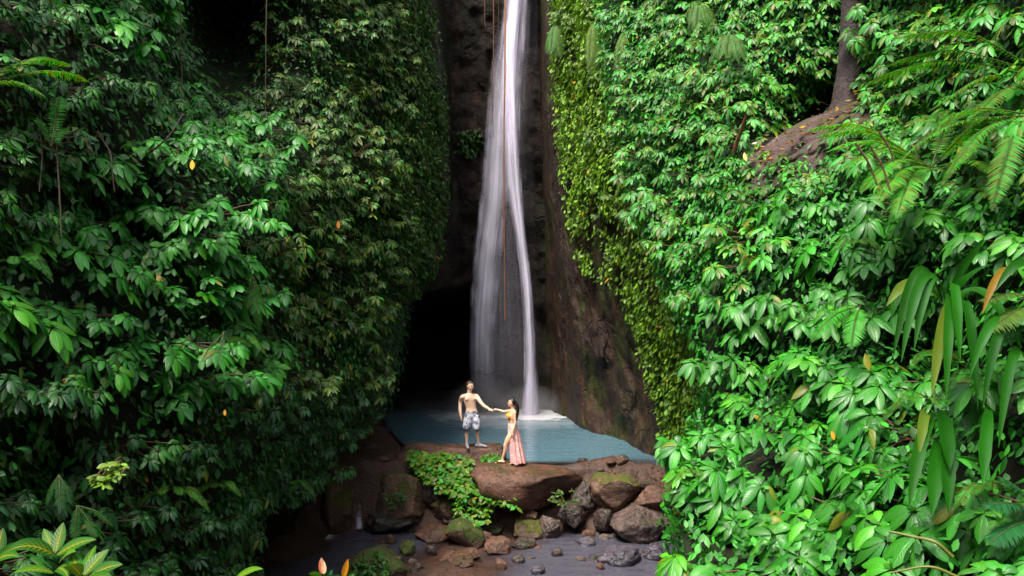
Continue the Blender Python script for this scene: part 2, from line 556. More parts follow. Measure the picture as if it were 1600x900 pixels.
for k, (py, (ex, ed)) in enumerate(edge.items()):
    near_rows.append((py, [(ex + 45, ed + 5), (ex, ed)] + [(c, cols[c][k]) for c in cols]))


def near_recess(px, py):
    led = np.exp(-(((px - 1300) / 75) ** 2 + ((py - 165) / 50) ** 2))
    return 1.7 * led + 1.3 * np.exp(-(((px - 1335) / 30) ** 2 + ((py - 40) / 120) ** 2)) + 1.0 * np.exp(-(((px - 1480) / 70) ** 2 + ((py - 560) / 90) ** 2)) \
        + 0.9 * np.exp(-(((px - 1230) / 90) ** 2 + ((py - 800) / 35) ** 2))


NEAR = Surf(near_rows, 0.55, 0.6, 5, near_recess)
far_rows = [
    (-150, [(836, 33), (850, 29), (866, 27), (930, 23), (1010, 20), (1090, 18)]),
    (0, [(836, 33), (852, 28.8), (866, 27), (930, 23), (1010, 20), (1090, 18)]),
    (150, [(836, 33), (855, 28.5), (872, 27), (940, 23), (1020, 20), (1100, 18)]),
    (300, [(840, 33), (862, 28), (880, 26.5), (950, 22.5), (1030, 19), (1110, 17)]),
    (400, [(842, 32.5), (878, 27), (910, 25.5), (985, 21.5), (1060, 18), (1130, 16.5)]),
    (500, [(844, 32), (895, 26.5), (945, 24.5), (1010, 21), (1090, 17.5), (1140, 16.5)]),
    (600, [(846, 31.5), (905, 26.3), (970, 24), (1038, 21), (1110, 17.5), (1150, 16.5)]),
    (660, [(848, 31), (912, 26), (985, 23.6), (1045, 21), (1115, 17.5), (1155, 16)]),
    (720, [(850, 31), (925, 25), (1000, 22.8), (1052, 20.5), (1120, 17), (1160, 15)]),
    (900, [(850, 31), (940, 24), (1010, 22), (1060, 19.5), (1110, 15.5), (1170, 13)]),
]
FAR = Surf(far_rows, 0.65, 0.75, 9, None, 0.11)


def cave(px, py):
    a = sm(612, 640, px) * (1 - sm(722, 742, px)) * sm(452, 500, py + 0.25 * (px - 680)) * 6.0
    lip = -0.7 * np.exp(-(((px - 712) / 26) ** 2 + ((py - 468) / 12) ** 2))
    toe = -1.0 * sm(500, 600, py) * sm(735, 760, px) * (1 - sm(850, 900, px))
    top = -0.9 * sm(60, -60, py) * sm(760, 790, px) * (1 - sm(830, 850, px))
    return a + lip + toe + top


back_rows = [(py, [(560, 31.0), (640, 31.5), (700, 31.6), (760, 31.3), (820, 31.2), (880, 31.0), (940, 30)]) for py in (-150, 60, 300, 470, 560, 640, 760)]
BACK = Surf(back_rows, 0.6, 0.7, 13, cave, 0.08)

TOP = [(1.2, 0.5), (2.2, 2.5), (3.2, 7.0), (3.6, 16.0)]
TOPB = [(2.0, 0.3), (4.0, 1.0), (6.0, 3.0), (6.5, 9.0)]
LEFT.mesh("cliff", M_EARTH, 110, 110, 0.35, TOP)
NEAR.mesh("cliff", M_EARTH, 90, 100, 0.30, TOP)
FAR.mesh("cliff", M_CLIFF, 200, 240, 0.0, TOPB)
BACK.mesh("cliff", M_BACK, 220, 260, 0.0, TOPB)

# both walls go on towards the camera beyond the edges of the view
LEFT_ON = Surf([(r[0], [(-147, r[1][0][1]), (-420, r[1][0][1] * 0.80), (-900, r[1][0][1] * 0.52)]) for r in left_rows], 0.75, 0.55, 3)
NEAR_ON = Surf([(r[0], [(1797, r[1][-1][1]), (2150, r[1][-1][1] * 0.80), (2800, r[1][-1][1] * 0.52)]) for r in near_rows], 0.55, 0.6, 5)
LEFT_ON.mesh("cliff", M_EARTH, 30, 60, 0.35, TOP)
NEAR_ON.mesh("cliff", M_EARTH, 30, 60, 0.30, TOP)

# unseen slope added behind the camera to cut the frontal sky light
X_, Z_ = np.meshgrid(np.linspace(-45, 45, 60), np.linspace(-3, 17, 24))
H_ = np.stack([X_, -13.0 - 0.55 * (Z_ + 3) - 0.012 * X_ ** 2 * 0 + 0 * X_, Z_], -1)
H_[..., 1] += 1.5 * vnoise(H_, 0.25, 45, 4)
ii_ = np.arange(X_.size).reshape(X_.shape)
tag(link("sky_blocking_slope", mesh_np("sky_blocking_slope", H_.reshape(-1, 3), np.stack([ii_[:-1, :-1], ii_[:-1, 1:], ii_[1:, 1:], ii_[1:, :-1]], -1).reshape(-1, 4)), M_EARTH), kind="structure")

# undercut wall below the left foliage
ulp = np.array([(-9.5, 11.0), (-7.2, 14.5), (-5.9, 17.3), (-5.0, 19.7), (-4.75, 21.5), (-5.3, 24.5), (-6.3, 28), (-6.6, 33)])
ul = smooth_path(np.c_[ulp, np.zeros(len(ulp))], 70)
zs = np.linspace(-2.2, 6.0, 40)
pp = np.array([[(x - 0.10 * max(0, z) * 0.5, y, z) for x, y, _ in ul] for z in zs])
nz_ = vnoise(pp, 0.8, 21, 4)
pp[..., 0] += 0.55 * nz_
idx = np.arange(len(zs) * len(ul)).reshape(len(zs), len(ul))
F_ = np.stack([idx[:-1, :-1], idx[:-1, 1:], idx[1:, 1:], idx[1:, :-1]], -1).reshape(-1, 4)
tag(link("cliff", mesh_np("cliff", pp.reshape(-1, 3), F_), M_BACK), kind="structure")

# ------------------------------------------------------------------ ground: stream bed, dam of the pool, bank under the camera
def bed_z(X, Y):
    low = -1.85 + 0.0 * X
    up = -0.75
    crest = 20.4 + 0.25 * np.sin(X * 1.3) - 0.12 * X * (X > 0)
    z = low + (up - low) * sm(crest - 1.1, crest + 0.15, Y)
    z = z + (0.78) * np.exp(-((Y - crest - 0.25) / 0.42) ** 2) * (1 - 0.25 * sm(0.5, 1.5, X) * (1 - sm(1.5, 2.5, X)))
    z = z + 0.62 * np.exp(-(((X + 1.35) / 1.25) ** 2 + ((Y - 16.9) / 1.35) ** 2))
    z = z + 0.50 * np.exp(-(((X + 0.6) / 1.3) ** 2 + ((Y - 18.9) / 0.8) ** 2))
    z = z + 0.66 * np.exp(-(((X - 3.2) / 1.5) ** 2 + ((Y - 20.9) / 0.9) ** 2)) * 0.75            # shallow mud on the right of the pool
    z = z + 1.9 * sm(-3.6, -5.6, X) * sm(16, 19.5, Y) * (1 - sm(20, 24, Y)) * 0.55
    xs = np.interp(Y, [19.5, 20.5, 21.5, 23, 26, 29, 33], [-2.2, -2.6, -2.75, -3.0, -4.0, -4.7, -5.2])
    z = z + (0.12 + 0.25 * sm(0.0, 2.0, xs - X) - z) * sm(-0.25, 0.35, xs - X) * sm(19.7, 20.15, Y)
    z = z + 0.5 * sm(27.5, 31, Y) * (1 - sm(-1.0, 0.0, X))
    bank = 2.45 + 0.25 * np.sin(X * 0.9)
    z = z + (bank - z) * (1 - sm(3.2, 10.8, Y))
    z = np.where(Y < 0, bank - 0.4 * np.minimum(-Y, 4), z)
    p3 = np.stack([X, Y, np.zeros_like(X)], -1)
    return z + 0.13 * vnoise(p3, 1.3, 31, 4) + 0.06 * vnoise(p3, 5.0, 33, 4)


gx = np.concatenate([np.linspace(-60, -9, 14)[:-1], np.linspace(-9, 8, 190), np.linspace(8, 60, 14)[1:]])
gy = np.concatenate([np.linspace(-60, -2, 12)[:-1], np.linspace(-2, 34, 260), np.linspace(34, 70, 8)[1:]])
GX, GY = np.meshgrid(gx, gy)
GZ = bed_z(GX, GY)
idx = np.arange(GX.size).reshape(GX.shape)
F_ = np.stack([idx[:-1, :-1], idx[:-1, 1:], idx[1:, 1:], idx[1:, :-1]], -1).reshape(-1, 4)
M_BED = rock_mat("muddy_stream_bed", (0.125, 0.060, 0.038), (0.050, 0.026, 0.018), 0.0, rough=0.36, grain=1.8)
tag(link("ground", mesh_np("ground", np.stack([GX, GY, GZ], -1).reshape(-1, 3), F_), M_BED), kind="structure")


def water_mat(name, deep, shallow, foam_at=(), rough=0.12, clear=0.55, wave=0.25):
    m, nt, out = new_mat(name)
    b = NB(nt)
    dp = b.n("Attribute", attribute_name="tint", attribute_type="GEOMETRY").outputs["Color"]
    sp = b.n("SeparateColor"); b.l(dp, sp.inputs[0])
    depth = sp.outputs[0]
    co = b.n("TexCoord").outputs["Object"]
    col = b.mix(b.ramp(depth, [(0.0, 0.0), (0.6, 1.0)]), shallow, deep)
    col = b.mix(b.math("MULTIPLY", b.noise(0.7, 3, vec=co, stretch=(0.5, 1.4, 1)), 0.45), col, tuple(c * 0.55 for c in deep))
    foam = None
    for (x, y, rx, ry, amt) in foam_at:
        s3 = b.n("SeparateXYZ"); b.l(co, s3.inputs[0])
        ax = b.math("DIVIDE", b.math("SUBTRACT", s3.outputs[0], x), rx)
        ay = b.math("DIVIDE", b.math("SUBTRACT", s3.outputs[1], y), ry)
        rr = b.math("SQRT", b.math("ADD", b.math("MULTIPLY", ax, ax), b.math("MULTIPLY", ay, ay)))
        f = b.math("SUBTRACT", 1.0, b.math("ADD", rr, b.math("MULTIPLY", b.math("SUBTRACT", b.noise(2.2, 5, vec=co), 0.5), 1.1)), True)
        f = b.math("MULTIPLY", f, amt)
        foam = f if foam is None else b.math("MAXIMUM", foam, f)
    if foam is not None:
        foam = b.math("MINIMUM", foam, 1.0)
        col = b.mix(foam, col, (0.85, 0.85, 0.9))
    h = b.noise(2.3, 3, vec=co, stretch=(0.7, 1.6, 1), dist=0.3)
    pr = b.bsdf(Base_Color=col, Roughness=rough, Normal=b.bump(h, wave, 0.05))
    pr.inputs["IOR"].default_value = 1.33
    tp = b.n("BsdfTransparent")
    fac = b.math("ADD", 1.0 - clear, b.math("MULTIPLY", b.ramp(depth, [(0.0, 0.0), (0.7, 1.0)]), clear), True)
    if foam is not None:
        fac = b.math("MAXIMUM", fac, foam)
    ms = b.n("MixShader")
    b.l(fac, ms.inputs[0]); b.l(tp.outputs[0], ms.inputs[1]); b.l(pr.outputs[0], ms.inputs[2])
    b.l(ms.outputs[0], out.inputs[0])
    return m


def water_sheet(name, x0, x1, y0, y1, z, mat, nx, ny, dmax):
    X, Y = np.meshgrid(np.linspace(x0, x1, nx), np.linspace(y0, y1, ny))
    dep = np.clip((z - bed_z(X, Y)) / dmax, 0, 1)
    V = np.stack([X, Y, np.full_like(X, z)], -1).reshape(-1, 3)
    idx = np.arange(X.size).reshape(X.shape)
    F = np.stack([idx[:-1, :-1], idx[:-1, 1:], idx[1:, 1:], idx[1:, :-1]], -1).reshape(-1, 4)
    o = link(name, mesh_np(name, V, F, col=np.repeat(dep.reshape(-1, 1), 3, 1)), mat)
    return tag(o, kind="structure")


FALL_Y = 29.2
M_POOL = water_mat("milky_pool_water", (0.088, 0.172, 0.222), (0.12, 0.075, 0.055),
                   [(0.75, FALL_Y - 0.3, 1.5, 1.5, 3.0), (-1.3, FALL_Y - 0.5, 1.9, 1.6, 1.0), (0.2, 27.4, 3.2, 1.6, 0.35)], rough=0.13, clear=0.9, wave=0.45)
M_STREAM = water_mat("stream_water", (0.075, 0.072, 0.098), (0.11, 0.06, 0.04), [(-4.6, 19.3, 0.5, 0.35, 1.6)], rough=0.07, clear=0.85, wave=0.9)
water_sheet("water", -8.0, 7.0, 20.25, 36.5, 0.0, M_POOL, 160, 200, 0.9)
water_sheet("water", -10.0, 6.0, 10.0, 20.2, -1.42, M_STREAM, 90, 90, 0.45)

# ------------------------------------------------------------------ waterfall: nested veils of falling water
def fall_mat(name, density, streak_u, fade_bottom, seed, edge_pow=1.0, lo=0.35, hi=0.75, fade_top=0.0):
    m, nt, out = new_mat(name)
    b = NB(nt)
    uv = b.n("UVMap").outputs[0]
    s3 = b.n("SeparateXYZ"); b.l(uv, s3.inputs[0])
    u, v = s3.outputs[0], s3.outputs[1]
    cb = b.n("CombineXYZ")
    b.l(b.math("MULTIPLY", u, streak_u), cb.inputs[0]); b.l(b.math("MULTIPLY", v, 1.6), cb.inputs[1]); cb.inputs[2].default_value = seed
    nz = b.n("TexNoise"); nz.inputs["Scale"].default_value = 1.0; nz.inputs["Detail"].default_value = 5; nz.inputs["Roughness"].default_value = 0.6
    b.l(cb.outputs[0], nz.inputs["Vector"])
    cb2 = b.n("CombineXYZ")
    b.l(b.math("MULTIPLY", u, streak_u * 0.25), cb2.inputs[0]); b.l(b.math("MULTIPLY", v, 7.0), cb2.inputs[1]); cb2.inputs[2].default_value = seed + 5
    nb = b.n("TexNoise"); nb.inputs["Scale"].default_value = 1.0; nb.inputs["Detail"].default_value = 4
    b.l(cb2.outputs[0], nb.inputs["Vector"])
    a = b.ramp(nz.outputs[0], [(lo, 0.0), (hi, 1.0)])
    a = b.math("MULTIPLY", a, b.math("ADD", 0.15, b.math("MULTIPLY", nb.outputs[0], 1.6)))
    a = b.math("ADD", b.math("MULTIPLY", a, 0.75), 0.22)
    cb3 = b.n("CombineXYZ"); b.l(b.math("MULTIPLY", u, 2.5), cb3.inputs[0]); b.l(b.math("MULTIPLY", v, 14.0), cb3.inputs[1]); cb3.inputs[2].default_value = seed + 9
    ne = b.n("TexNoise"); ne.inputs["Scale"].default_value = 1.0; ne.inputs["Detail"].default_value = 5; b.l(cb3.outputs[0], ne.inputs["Vector"])
    ue = b.math("ADD", u, b.math("MULTIPLY", b.math("SUBTRACT", ne.outputs[0], 0.5), 0.45), True)
    e = b.math("MULTIPLY", b.math("MULTIPLY", ue, b.math("SUBTRACT", 1.0, ue)), 4.0)
    e = b.math("MULTIPLY", e, b.math("MULTIPLY", b.math("MULTIPLY", u, b.math("SUBTRACT", 1.0, u)), 14.0, True))
    e = b.math("POWER", b.math("MAXIMUM", e, 0.0), edge_pow)
    a = b.math("MULTIPLY", a, e)
    if fade_bottom:
        a = b.math("MULTIPLY", a, b.math("DIVIDE", b.math("SUBTRACT", 1.0, v), fade_bottom, True))
    if fade_top:
        a = b.math("MULTIPLY", a, b.math("DIVIDE", v, fade_top, True))
    a = b.math("MULTIPLY", a, density, True)
    pr = b.bsdf(Base_Color=(0.88, 0.82, 1.0), Roughness=0.6)
    pr.inputs["Specular IOR Level"].default_value = 0.2
    tl = b.n("BsdfTranslucent"); tl.inputs[0].default_value = (0.88, 0.82, 1.0, 1)
    mt = b.n("MixShader"); mt.inputs[0].default_value = 0.2
    b.l(pr.outputs[0], mt.inputs[1]); b.l(tl.outputs[0], mt.inputs[2])
    tp = b.n("BsdfTransparent")
    ms = b.n("MixShader")
    b.l(a, ms.inputs[0]); b.l(tp.outputs[0], ms.inputs[1]); b.l(mt.outputs[0], ms.inputs[2])
    b.l(ms.outputs[0], out.inputs[0])
    return m


def veil(name, rows, dy, mat, bulge, parent=None, nu=40, nv=120, back=False):
    """rows: (py, px_left, px_right, depth)"""
    r = np.array(rows, float)
    py = np.linspace(r[0, 0], r[-1, 0], nv)
    l, rr, d = (np.interp(py, r[:, 0], r[:, k]) for k in (1, 2, 3))
    ker = np.ones(9) / 9
    sm_ = lambda a: np.convolve(np.pad(a, 4, mode="edge"), ker, "valid")
    l, rr, d = sm_(l), sm_(rr), sm_(d)
    u = np.linspace(0, 1, nu)
    PX = l[:, None] + (rr - l)[:, None] * u
    D = d[:, None] + dy - bulge * np.sin(np.pi * u)[None] + 0 * PX
    PY = np.repeat(py[:, None], nu, 1)
    V = np.stack([(PX - 800) * D / FPX, D, CZ - (PY - 450) * D / FPX], -1)
    V[..., 1] += 0.10 * vnoise(V * np.array([3.0, 1.0, 0.25]), 1.0, 41, 3)
    idx = np.arange(nu * nv).reshape(nv, nu)
    F = np.stack([idx[:-1, :-1], idx[:-1, 1:], idx[1:, 1:], idx[1:, :-1]], -1).reshape(-1, 4)
    UV = np.stack([np.repeat(u[None], nv, 0), np.repeat(np.linspace(0, 1, nv)[:, None], nu, 1)], -1).reshape(-1, 2)
    return link(name, mesh_np(name, V.reshape(-1, 3), F, uv=UV), mat, parent)


Y0 = FALL_Y
main_rows = [(-150, 798, 828, 30.0), (0, 788, 827, 29.9), (60, 780, 823, 29.8), (110, 776, 818, 29.7), (180, 774, 814, 29.6), (250, 782, 815, 29.5), (320, 794, 818, 29.4), (400, 809, 827, 29.3),
             (480, 815, 836, 29.3), (560, 818, 840, Y0), (650, 813, 845, Y0)]
veil_rows = [(-150, 790, 832, 30.0), (0, 782, 832, 29.9), (90, 766, 830, 29.8), (180, 754, 826, 29.7), (300, 746, 822, 29.6), (400, 736, 830, 29.5), (500, 730, 840, 29.4), (600, 730, 844, 29.3), (648, 732, 846, Y0)]
left_v = [(60, 772, 800, 29.8), (120, 764, 802, 29.7), (200, 757, 801, 29.6), (300, 749, 798, 29.5), (400, 738, 786, 29.4), (500, 731, 777, 29.3), (600, 733, 774, 29.2), (635, 735, 774, 29.1)]
thin_rows = [(-150, 806, 818, 30.0), (0, 798, 816, 29.8), (80, 790, 808, 29.7), (150, 795, 808, 29.6), (220, 799, 810, 29.5), (290, 803, 813, 29.4), (350, 809, 819, 29.3), (450, 819, 829, 29.2), (560, 824, 836, 29.1), (650, 815, 842, 29.0)]
mist_rows = [(-100, 786, 846, 30.2), (60, 780, 844, 30.1), (200, 758, 838, 30.0), (400, 733, 842, 29.9), (648, 724, 860, 29.8)]
wf = veil("waterfall", main_rows, 0.0, fall_mat("falling_water", 1.25, 8, 0, 1.0, 1.15, 0.30, 0.60), 0.16)
tag(wf, kind="structure")
veil("veil", veil_rows, 0.12, fall_mat("water_veil", 0.17, 22, 0.15, 2.0, 0.9, 0.42, 0.72), 0.22, wf)
veil("veil", left_v, -0.10, fall_mat("left_water_veil", 1.0, 7, 0.25, 3.0, 1.1, 0.28, 0.66, 0.28), 0.22, wf)
veil("stream_core", thin_rows, -0.16, fall_mat("bright_water", 1.05, 4, 0, 4.0, 1.3, 0.12, 0.5), 0.10, wf)
veil("veil", mist_rows, 0.2, fall_mat("fine_spray", 0.10, 6, 0.1, 6.0, 1.4, 0.2, 0.8), 0.3, wf)

# spray drifting where the water lands
m_, nt_, out_ = new_mat("spray_mist")
b_ = NB(nt_)
vl = b_.n("VectorMath", operation="LENGTH"); b_.l(b_.n("TexCoord").outputs["Object"], vl.inputs[0])
dn = b_.math("MULTIPLY", b_.math("SUBTRACT", 1.0, vl.outputs["Value"], True), 1.6)
dn = b_.math("MULTIPLY", dn, b_.noise(2.5, 3))
pv = b_.n("VolumePrincipled"); pv.inputs["Color"].default_value = (0.92, 0.90, 0.98, 1); b_.l(dn, pv.inputs["Density"])
b_.l(pv.outputs[0], out_.inputs["Volume"])
for x_, s_ in ((0.70, (1.3, 0.9, 0.9)), (-1.05, (1.4, 0.9, 1.3))):
    bm = bmesh.new(); bmesh.ops.create_icosphere(bm, subdivisions=3, radius=1.0)
    me = bpy.data.meshes.new("mist"); bm.to_mesh(me); bm.free()
    o = link("mist", me, m_); o.location = (x_, FALL_Y - 0.2, 0.25); o.scale = s_
    tag(o, kind="stuff")

# ------------------------------------------------------------------ boulders
M_ROCK_BARE = rock_mat("wet_brown_rock", (0.19, 0.090, 0.058), (0.075, 0.036, 0.025), 0.16, (0.07, 0.07, 0.01), rough=0.30, grain=1.6)
M_ROCK_MOSS = rock_mat("mossy_rock", (0.19, 0.105, 0.065), (0.070, 0.040, 0.028), 0.60, (0.105, 0.110, 0.014), grain=1.6)
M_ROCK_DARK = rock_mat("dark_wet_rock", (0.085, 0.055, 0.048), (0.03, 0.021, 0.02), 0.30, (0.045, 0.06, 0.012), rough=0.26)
M_ROCK_BLUE = rock_mat("bluish_wet_rock", (0.115, 0.10, 0.13), (0.045, 0.040, 0.055), 0.0, rough=0.28)
M_ROCK_PIT = rock_mat("pitted_rock", (0.15, 0.10, 0.085), (0.05, 0.035, 0.032), 0.15, (0.07, 0.07, 0.02), pits=0.9)
M_ROCK_GREEN = rock_mat("thick_moss_rock", (0.15, 0.085, 0.058), (0.06, 0.036, 0.028), 0.85, (0.075, 0.105, 0.016))


def rock_mesh(name, a, b, c, seed, box=0.7, rough=0.12, facets=4, sub=5, flat_top=0):
    bm = bmesh.new()
    bmesh.ops.create_icosphere(bm, subdivisions=sub, radius=1.0)
    v = np.array([x.co[:] for x in bm.verts])
    bm.faces.ensure_lookup_table()
    F = np.array([[q.index for q in f.verts] for f in bm.faces])
    bm.free()
    r = np.random.default_rng(seed)
    v = np.sign(v) * np.abs(v) ** box
    v /= np.maximum(1.0, np.linalg.norm(v, axis=1, keepdims=True) / (1.0 + 0.25 * (1 - box)))
    cuts = [(unit(r.normal(size=3) * np.array([1, 1, 0.8])), r.uniform(0.58, 0.84)) for k in range(facets + 4)]
    if flat_top: cuts.append((unit(np.array([0.05, -0.10, 1.0])), flat_top))
    for n, lim in cuts:
        dd = v @ n
        v = v - np.maximum(dd - lim, 0)[:, None] * n * 0.92
    q = v + seed * 3.7
    rid = 1 - np.abs(vnoise(q, 2.2, seed + 5, 3)) * 2
    v = v * (1 + rough * 1.2 * vnoise(q, 1.3, seed, 2) + rough * 0.7 * vnoise(q, 4.0, seed + 3, 5) - rough * 0.35 * np.clip(rid, 0, 1) ** 4)[:, None]
    v = v * np.array([a, b, c])
    return mesh_np(name, v, F)


ROCKS = {}


def boulder(name, label, box, d, depth, mat, seed, boxy=0.7, rough=0.12, facets=4, rot=0.0, tilt=(0, 0), below=0.12, sub=5, group=None, flat_top=0):
    """box is the outline in the photograph, d its distance, depth its half depth"""
    x0, y0, x1, y1 = box
    a = (x1 - x0) / 2 * d / FPX * 1.04
    h = (y1 - y0) * d / FPX * (1 + below)
    top = P((x0 + x1) / 2, y0, d)
    o = link(name, rock_mesh(name, a, depth, h / 2 * 1.06, seed, boxy, rough, facets, sub, flat_top), mat)
    o.rotation_euler = (tilt[0], tilt[1], rot)
    cc = np.empty(len(o.data.vertices) * 3); o.data.vertices.foreach_get("co", cc)
    zz = cc.reshape(-1, 3) @ np.array(o.rotation_euler.to_matrix())[2]
    o.location = (top[0], top[1], top[2] - np.percentile(zz, 97))
    tag(o, label, "rock", group)
    ROCKS[label] = o
    return o


def in_stream(y1, b):
    return FPX * 6.02 / (y1 - 450) + b * 0.6


def B(label, box, mat, seed, d=None, depth=0.5, **k):
    return boulder("boulder" if (box[2] - box[0]) > 45 else "stone", label, box, d if d else in_stream(box[3], depth), depth, mat, seed, **k)


slab = B("broad flat boulder the shirtless man stands on, bare on top", (622, 696, 790, 775), M_ROCK_BARE, 11, d=21.15, depth=0.85, boxy=0.45, rough=0.10, facets=0, below=0.1, flat_top=0.72)
perch = B("smooth bare brown boulder the woman in the skirt stands on", (735, 724, 902, 792), M_ROCK_BARE, 12, d=19.95, depth=0.95, boxy=0.55, rough=0.10, facets=0, below=-0.05, tilt=(0, R(5)), flat_top=0.75)
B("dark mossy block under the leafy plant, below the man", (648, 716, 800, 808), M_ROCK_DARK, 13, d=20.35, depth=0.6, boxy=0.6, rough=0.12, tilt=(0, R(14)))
B("upright green mossy boulder left of the small cascade", (506, 752, 560, 832), M_ROCK_MOSS, 14, d=19.9, depth=0.55, boxy=0.6, tilt=(0, R(-5)))
B("big rounded mossy boulder left of the leafy plant", (574, 741, 675, 800), M_ROCK_MOSS, 15, d=20.1, depth=0.75, boxy=0.62, rough=0.08)
B("long dark wet boulder lying right of the small cascade", (564, 796, 655, 829), M_ROCK_DARK, 16, d=19.75, depth=0.45, boxy=0.7, tilt=(0, R(-6)))
B("small rounded mossy boulder under the leafy plant's left edge", (673, 776, 728, 812), M_ROCK_MOSS, 17, d=19.9, depth=0.42)
B("dark mossy boulder half hidden under the lower leafy tuft", (690, 782, 796, 826), M_ROCK_DARK, 18, d=19.75, depth=0.5)
B("small dark stone on the dirt shelf left of the flat boulder", (570, 720, 598, 741), M_ROCK_DARK, 19, d=20.9, depth=0.3)
B("long mossy boulder in front of the pool's right end", (921, 741, 1000, 794), M_ROCK_MOSS, 20, d=19.8, depth=0.6, boxy=0.65, tilt=(0, R(8)))
B("brown boulder leaning on the long mossy one, beside the big leaves", (992, 760, 1052, 800), M_ROCK_BARE, 21, d=19.6, depth=0.5, tilt=(0, R(8)))
B("dark boulder wedged between the woman's boulder and the long mossy one", (892, 756, 930, 800), M_ROCK_DARK, 22, d=20.0, depth=0.4)
B("flat reddish ledge stone by the right wall above the brown boulder", (944, 738, 1036, 772), M_ROCK_BARE, 23, d=20.6, depth=0.5, boxy=0.5, rough=0.06, tilt=(0, R(4)))
B("large pitted grey-brown boulder at the stream's right bank", (952, 794, 1044, 848), M_ROCK_PIT, 24, depth=0.6, boxy=0.75, rough=0.10)
B("low purplish wet rock standing in the stream at right", (938, 855, 1006, 882), M_ROCK_BLUE, 25, depth=0.40, boxy=0.8, rough=0.16)
B("small black wet rock beside the purplish one", (1006, 852, 1043, 875), M_ROCK_BLUE, 26, depth=0.26, rough=0.14)
B("brown stone on top of the split heap right of the moss block", (806, 798, 846, 818), M_ROCK_BARE, 27, d=19.6, depth=0.28, boxy=0.6)
B("mossy lower stone of the split heap", (796, 812, 848, 842), M_ROCK_MOSS, 28, depth=0.38, boxy=0.55, tilt=(0, R(12)))
B("rounded right-hand stone of the split heap", (840, 808, 880, 842), M_ROCK_PIT, 29, depth=0.36)
B("angular block with a green mossy face in mid-stream", (698, 815, 759, 857), M_ROCK_GREEN, 30, depth=0.45, boxy=0.45, rough=0.06, facets=6, tilt=(R(6), R(-8)))
B("big mossy boulder at the bottom edge behind the pink bud", (538, 856, 642, 925), M_ROCK_GREEN, 31, d=16.9, depth=0.75, boxy=0.7, rough=0.10)
B("small round moss-topped stone behind the bottom mossy boulder", (622, 848, 652, 868), M_ROCK_GREEN, 32, depth=0.25)
B("flat grey slab stone on the mud below the split heap", (799, 840, 839, 857), M_ROCK_DARK, 33, depth=0.24, boxy=0.45, rough=0.05, tilt=(0, R(8)))
B("brown lump of rock left of the flat grey slab stone", (758, 842, 800, 866), M_ROCK_BARE, 34, depth=0.30)
B("low flat brown stone left of the angular moss block", (642, 822, 704, 846), M_ROCK_BARE, 35, depth=0.40, rough=0.08)
B("thin flat stone awash left of the pitted boulder", (898, 840, 932, 852), M_ROCK_BLUE, 36, depth=0.25)
B("small bluish stone at the bottom edge in the shallows", (830, 884, 850, 897), M_ROCK_BLUE, 37, depth=0.16)
B("dark stone against the left side of the pitted boulder", (928, 795, 962, 824), M_ROCK_DARK, 38, d=19.5, depth=0.32)
B("brown mud-caked rock at bottom centre with a dark twig", (676, 864, 742, 894), M_ROCK_BARE, 39, depth=0.45, rough=0.14)
B("small brown stone between mud and stream right of the twig", (722, 858, 752, 876), M_ROCK_BARE, 40, depth=0.22)
B("narrow dark stone above the cascade between two mossy boulders", (558, 764, 584, 800), M_ROCK_DARK, 41, d=20.2, depth=0.3)
B("dark wet stone behind the upright mossy boulder's foot", (545, 786, 572, 812), M_ROCK_DARK, 42, d=20.1, depth=0.25)
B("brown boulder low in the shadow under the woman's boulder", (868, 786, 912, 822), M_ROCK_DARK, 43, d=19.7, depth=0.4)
B("flat wet stone in mid-stream left of the split heap", (742, 818, 792, 838), M_ROCK_DARK, 44, depth=0.35)
for k, (bx, s) in enumerate([((600, 835, 622, 846), 50), ((664, 852, 684, 864), 51), ((770, 874, 792, 888), 52), ((862, 856, 880, 866), 53), ((908, 826, 930, 838), 54), ((640, 880, 668, 896), 55),
                             ((884, 800, 904, 816), 56), ((610, 742, 630, 752), 57), ((930, 878, 944, 886), 58), ((800, 866, 822, 876), 59)]):
    b = rock_mesh("pebble", (bx[2] - bx[0]) / 2 * 18.5 / FPX, 0.14, (bx[3] - bx[1]) * 18.5 / FPX * 0.75, s, sub=3)
    d = FPX * 6.0 / (bx[3] - 450) if bx[3] > 795 else 20.4
    o = link("stone", b, M_ROCK_DARK if k % 2 else M_ROCK_BARE)
    o.location = P((bx[0] + bx[2]) / 2, (bx[1] + bx[3]) / 2 + 3, d)
    tag(o, "small loose stone lying among the boulders of the stream", "rock", "small loose stones in the stream bed")

r5 = np.random.default_rng(505)
for k in range(46):
    x_ = r5.uniform(525, 1040); y_ = r5.uniform(796, 878) if k < 34 else r5.uniform(742, 790)
    s_ = r5.uniform(5, 13)
    d = FPX * 6.0 / (y_ - 450) if y_ > 795 else 20.2
    o = link("stone", rock_mesh("pebble", s_ * d / FPX, s_ * d / FPX * r5.uniform(0.7, 1.1), s_ * d / FPX * r5.uniform(0.45, 0.8), 600 + k, sub=3), [M_ROCK_DARK, M_ROCK_BARE, M_ROCK_PIT][k % 3])
    c_ = P(x_, y_, d); c_[2] = max(float(bed_z(np.array(c_[0]), np.array(c_[1]))), -1.46 if y_ > 795 else -9) + 0.02
    o.location = c_
    tag(o, "small loose stone lying among the boulders of the stream", "rock", "small loose stones in the stream bed")

# small cascade between the two left boulders
casc = veil("cascade", [(790, 556, 565, 19.9), (800, 556, 565, 19.75), (812, 555, 566, 19.5), (826, 554, 569, 19.3)], 0.0,
            fall_mat("cascade_water", 0.8, 5, 0, 6.0, 0.9, 0.35, 0.7, 0.6), 0.06, None, 10, 30)
tag(casc, kind="structure")

# ------------------------------------------------------------------ people
bpy.context.view_layer.update()


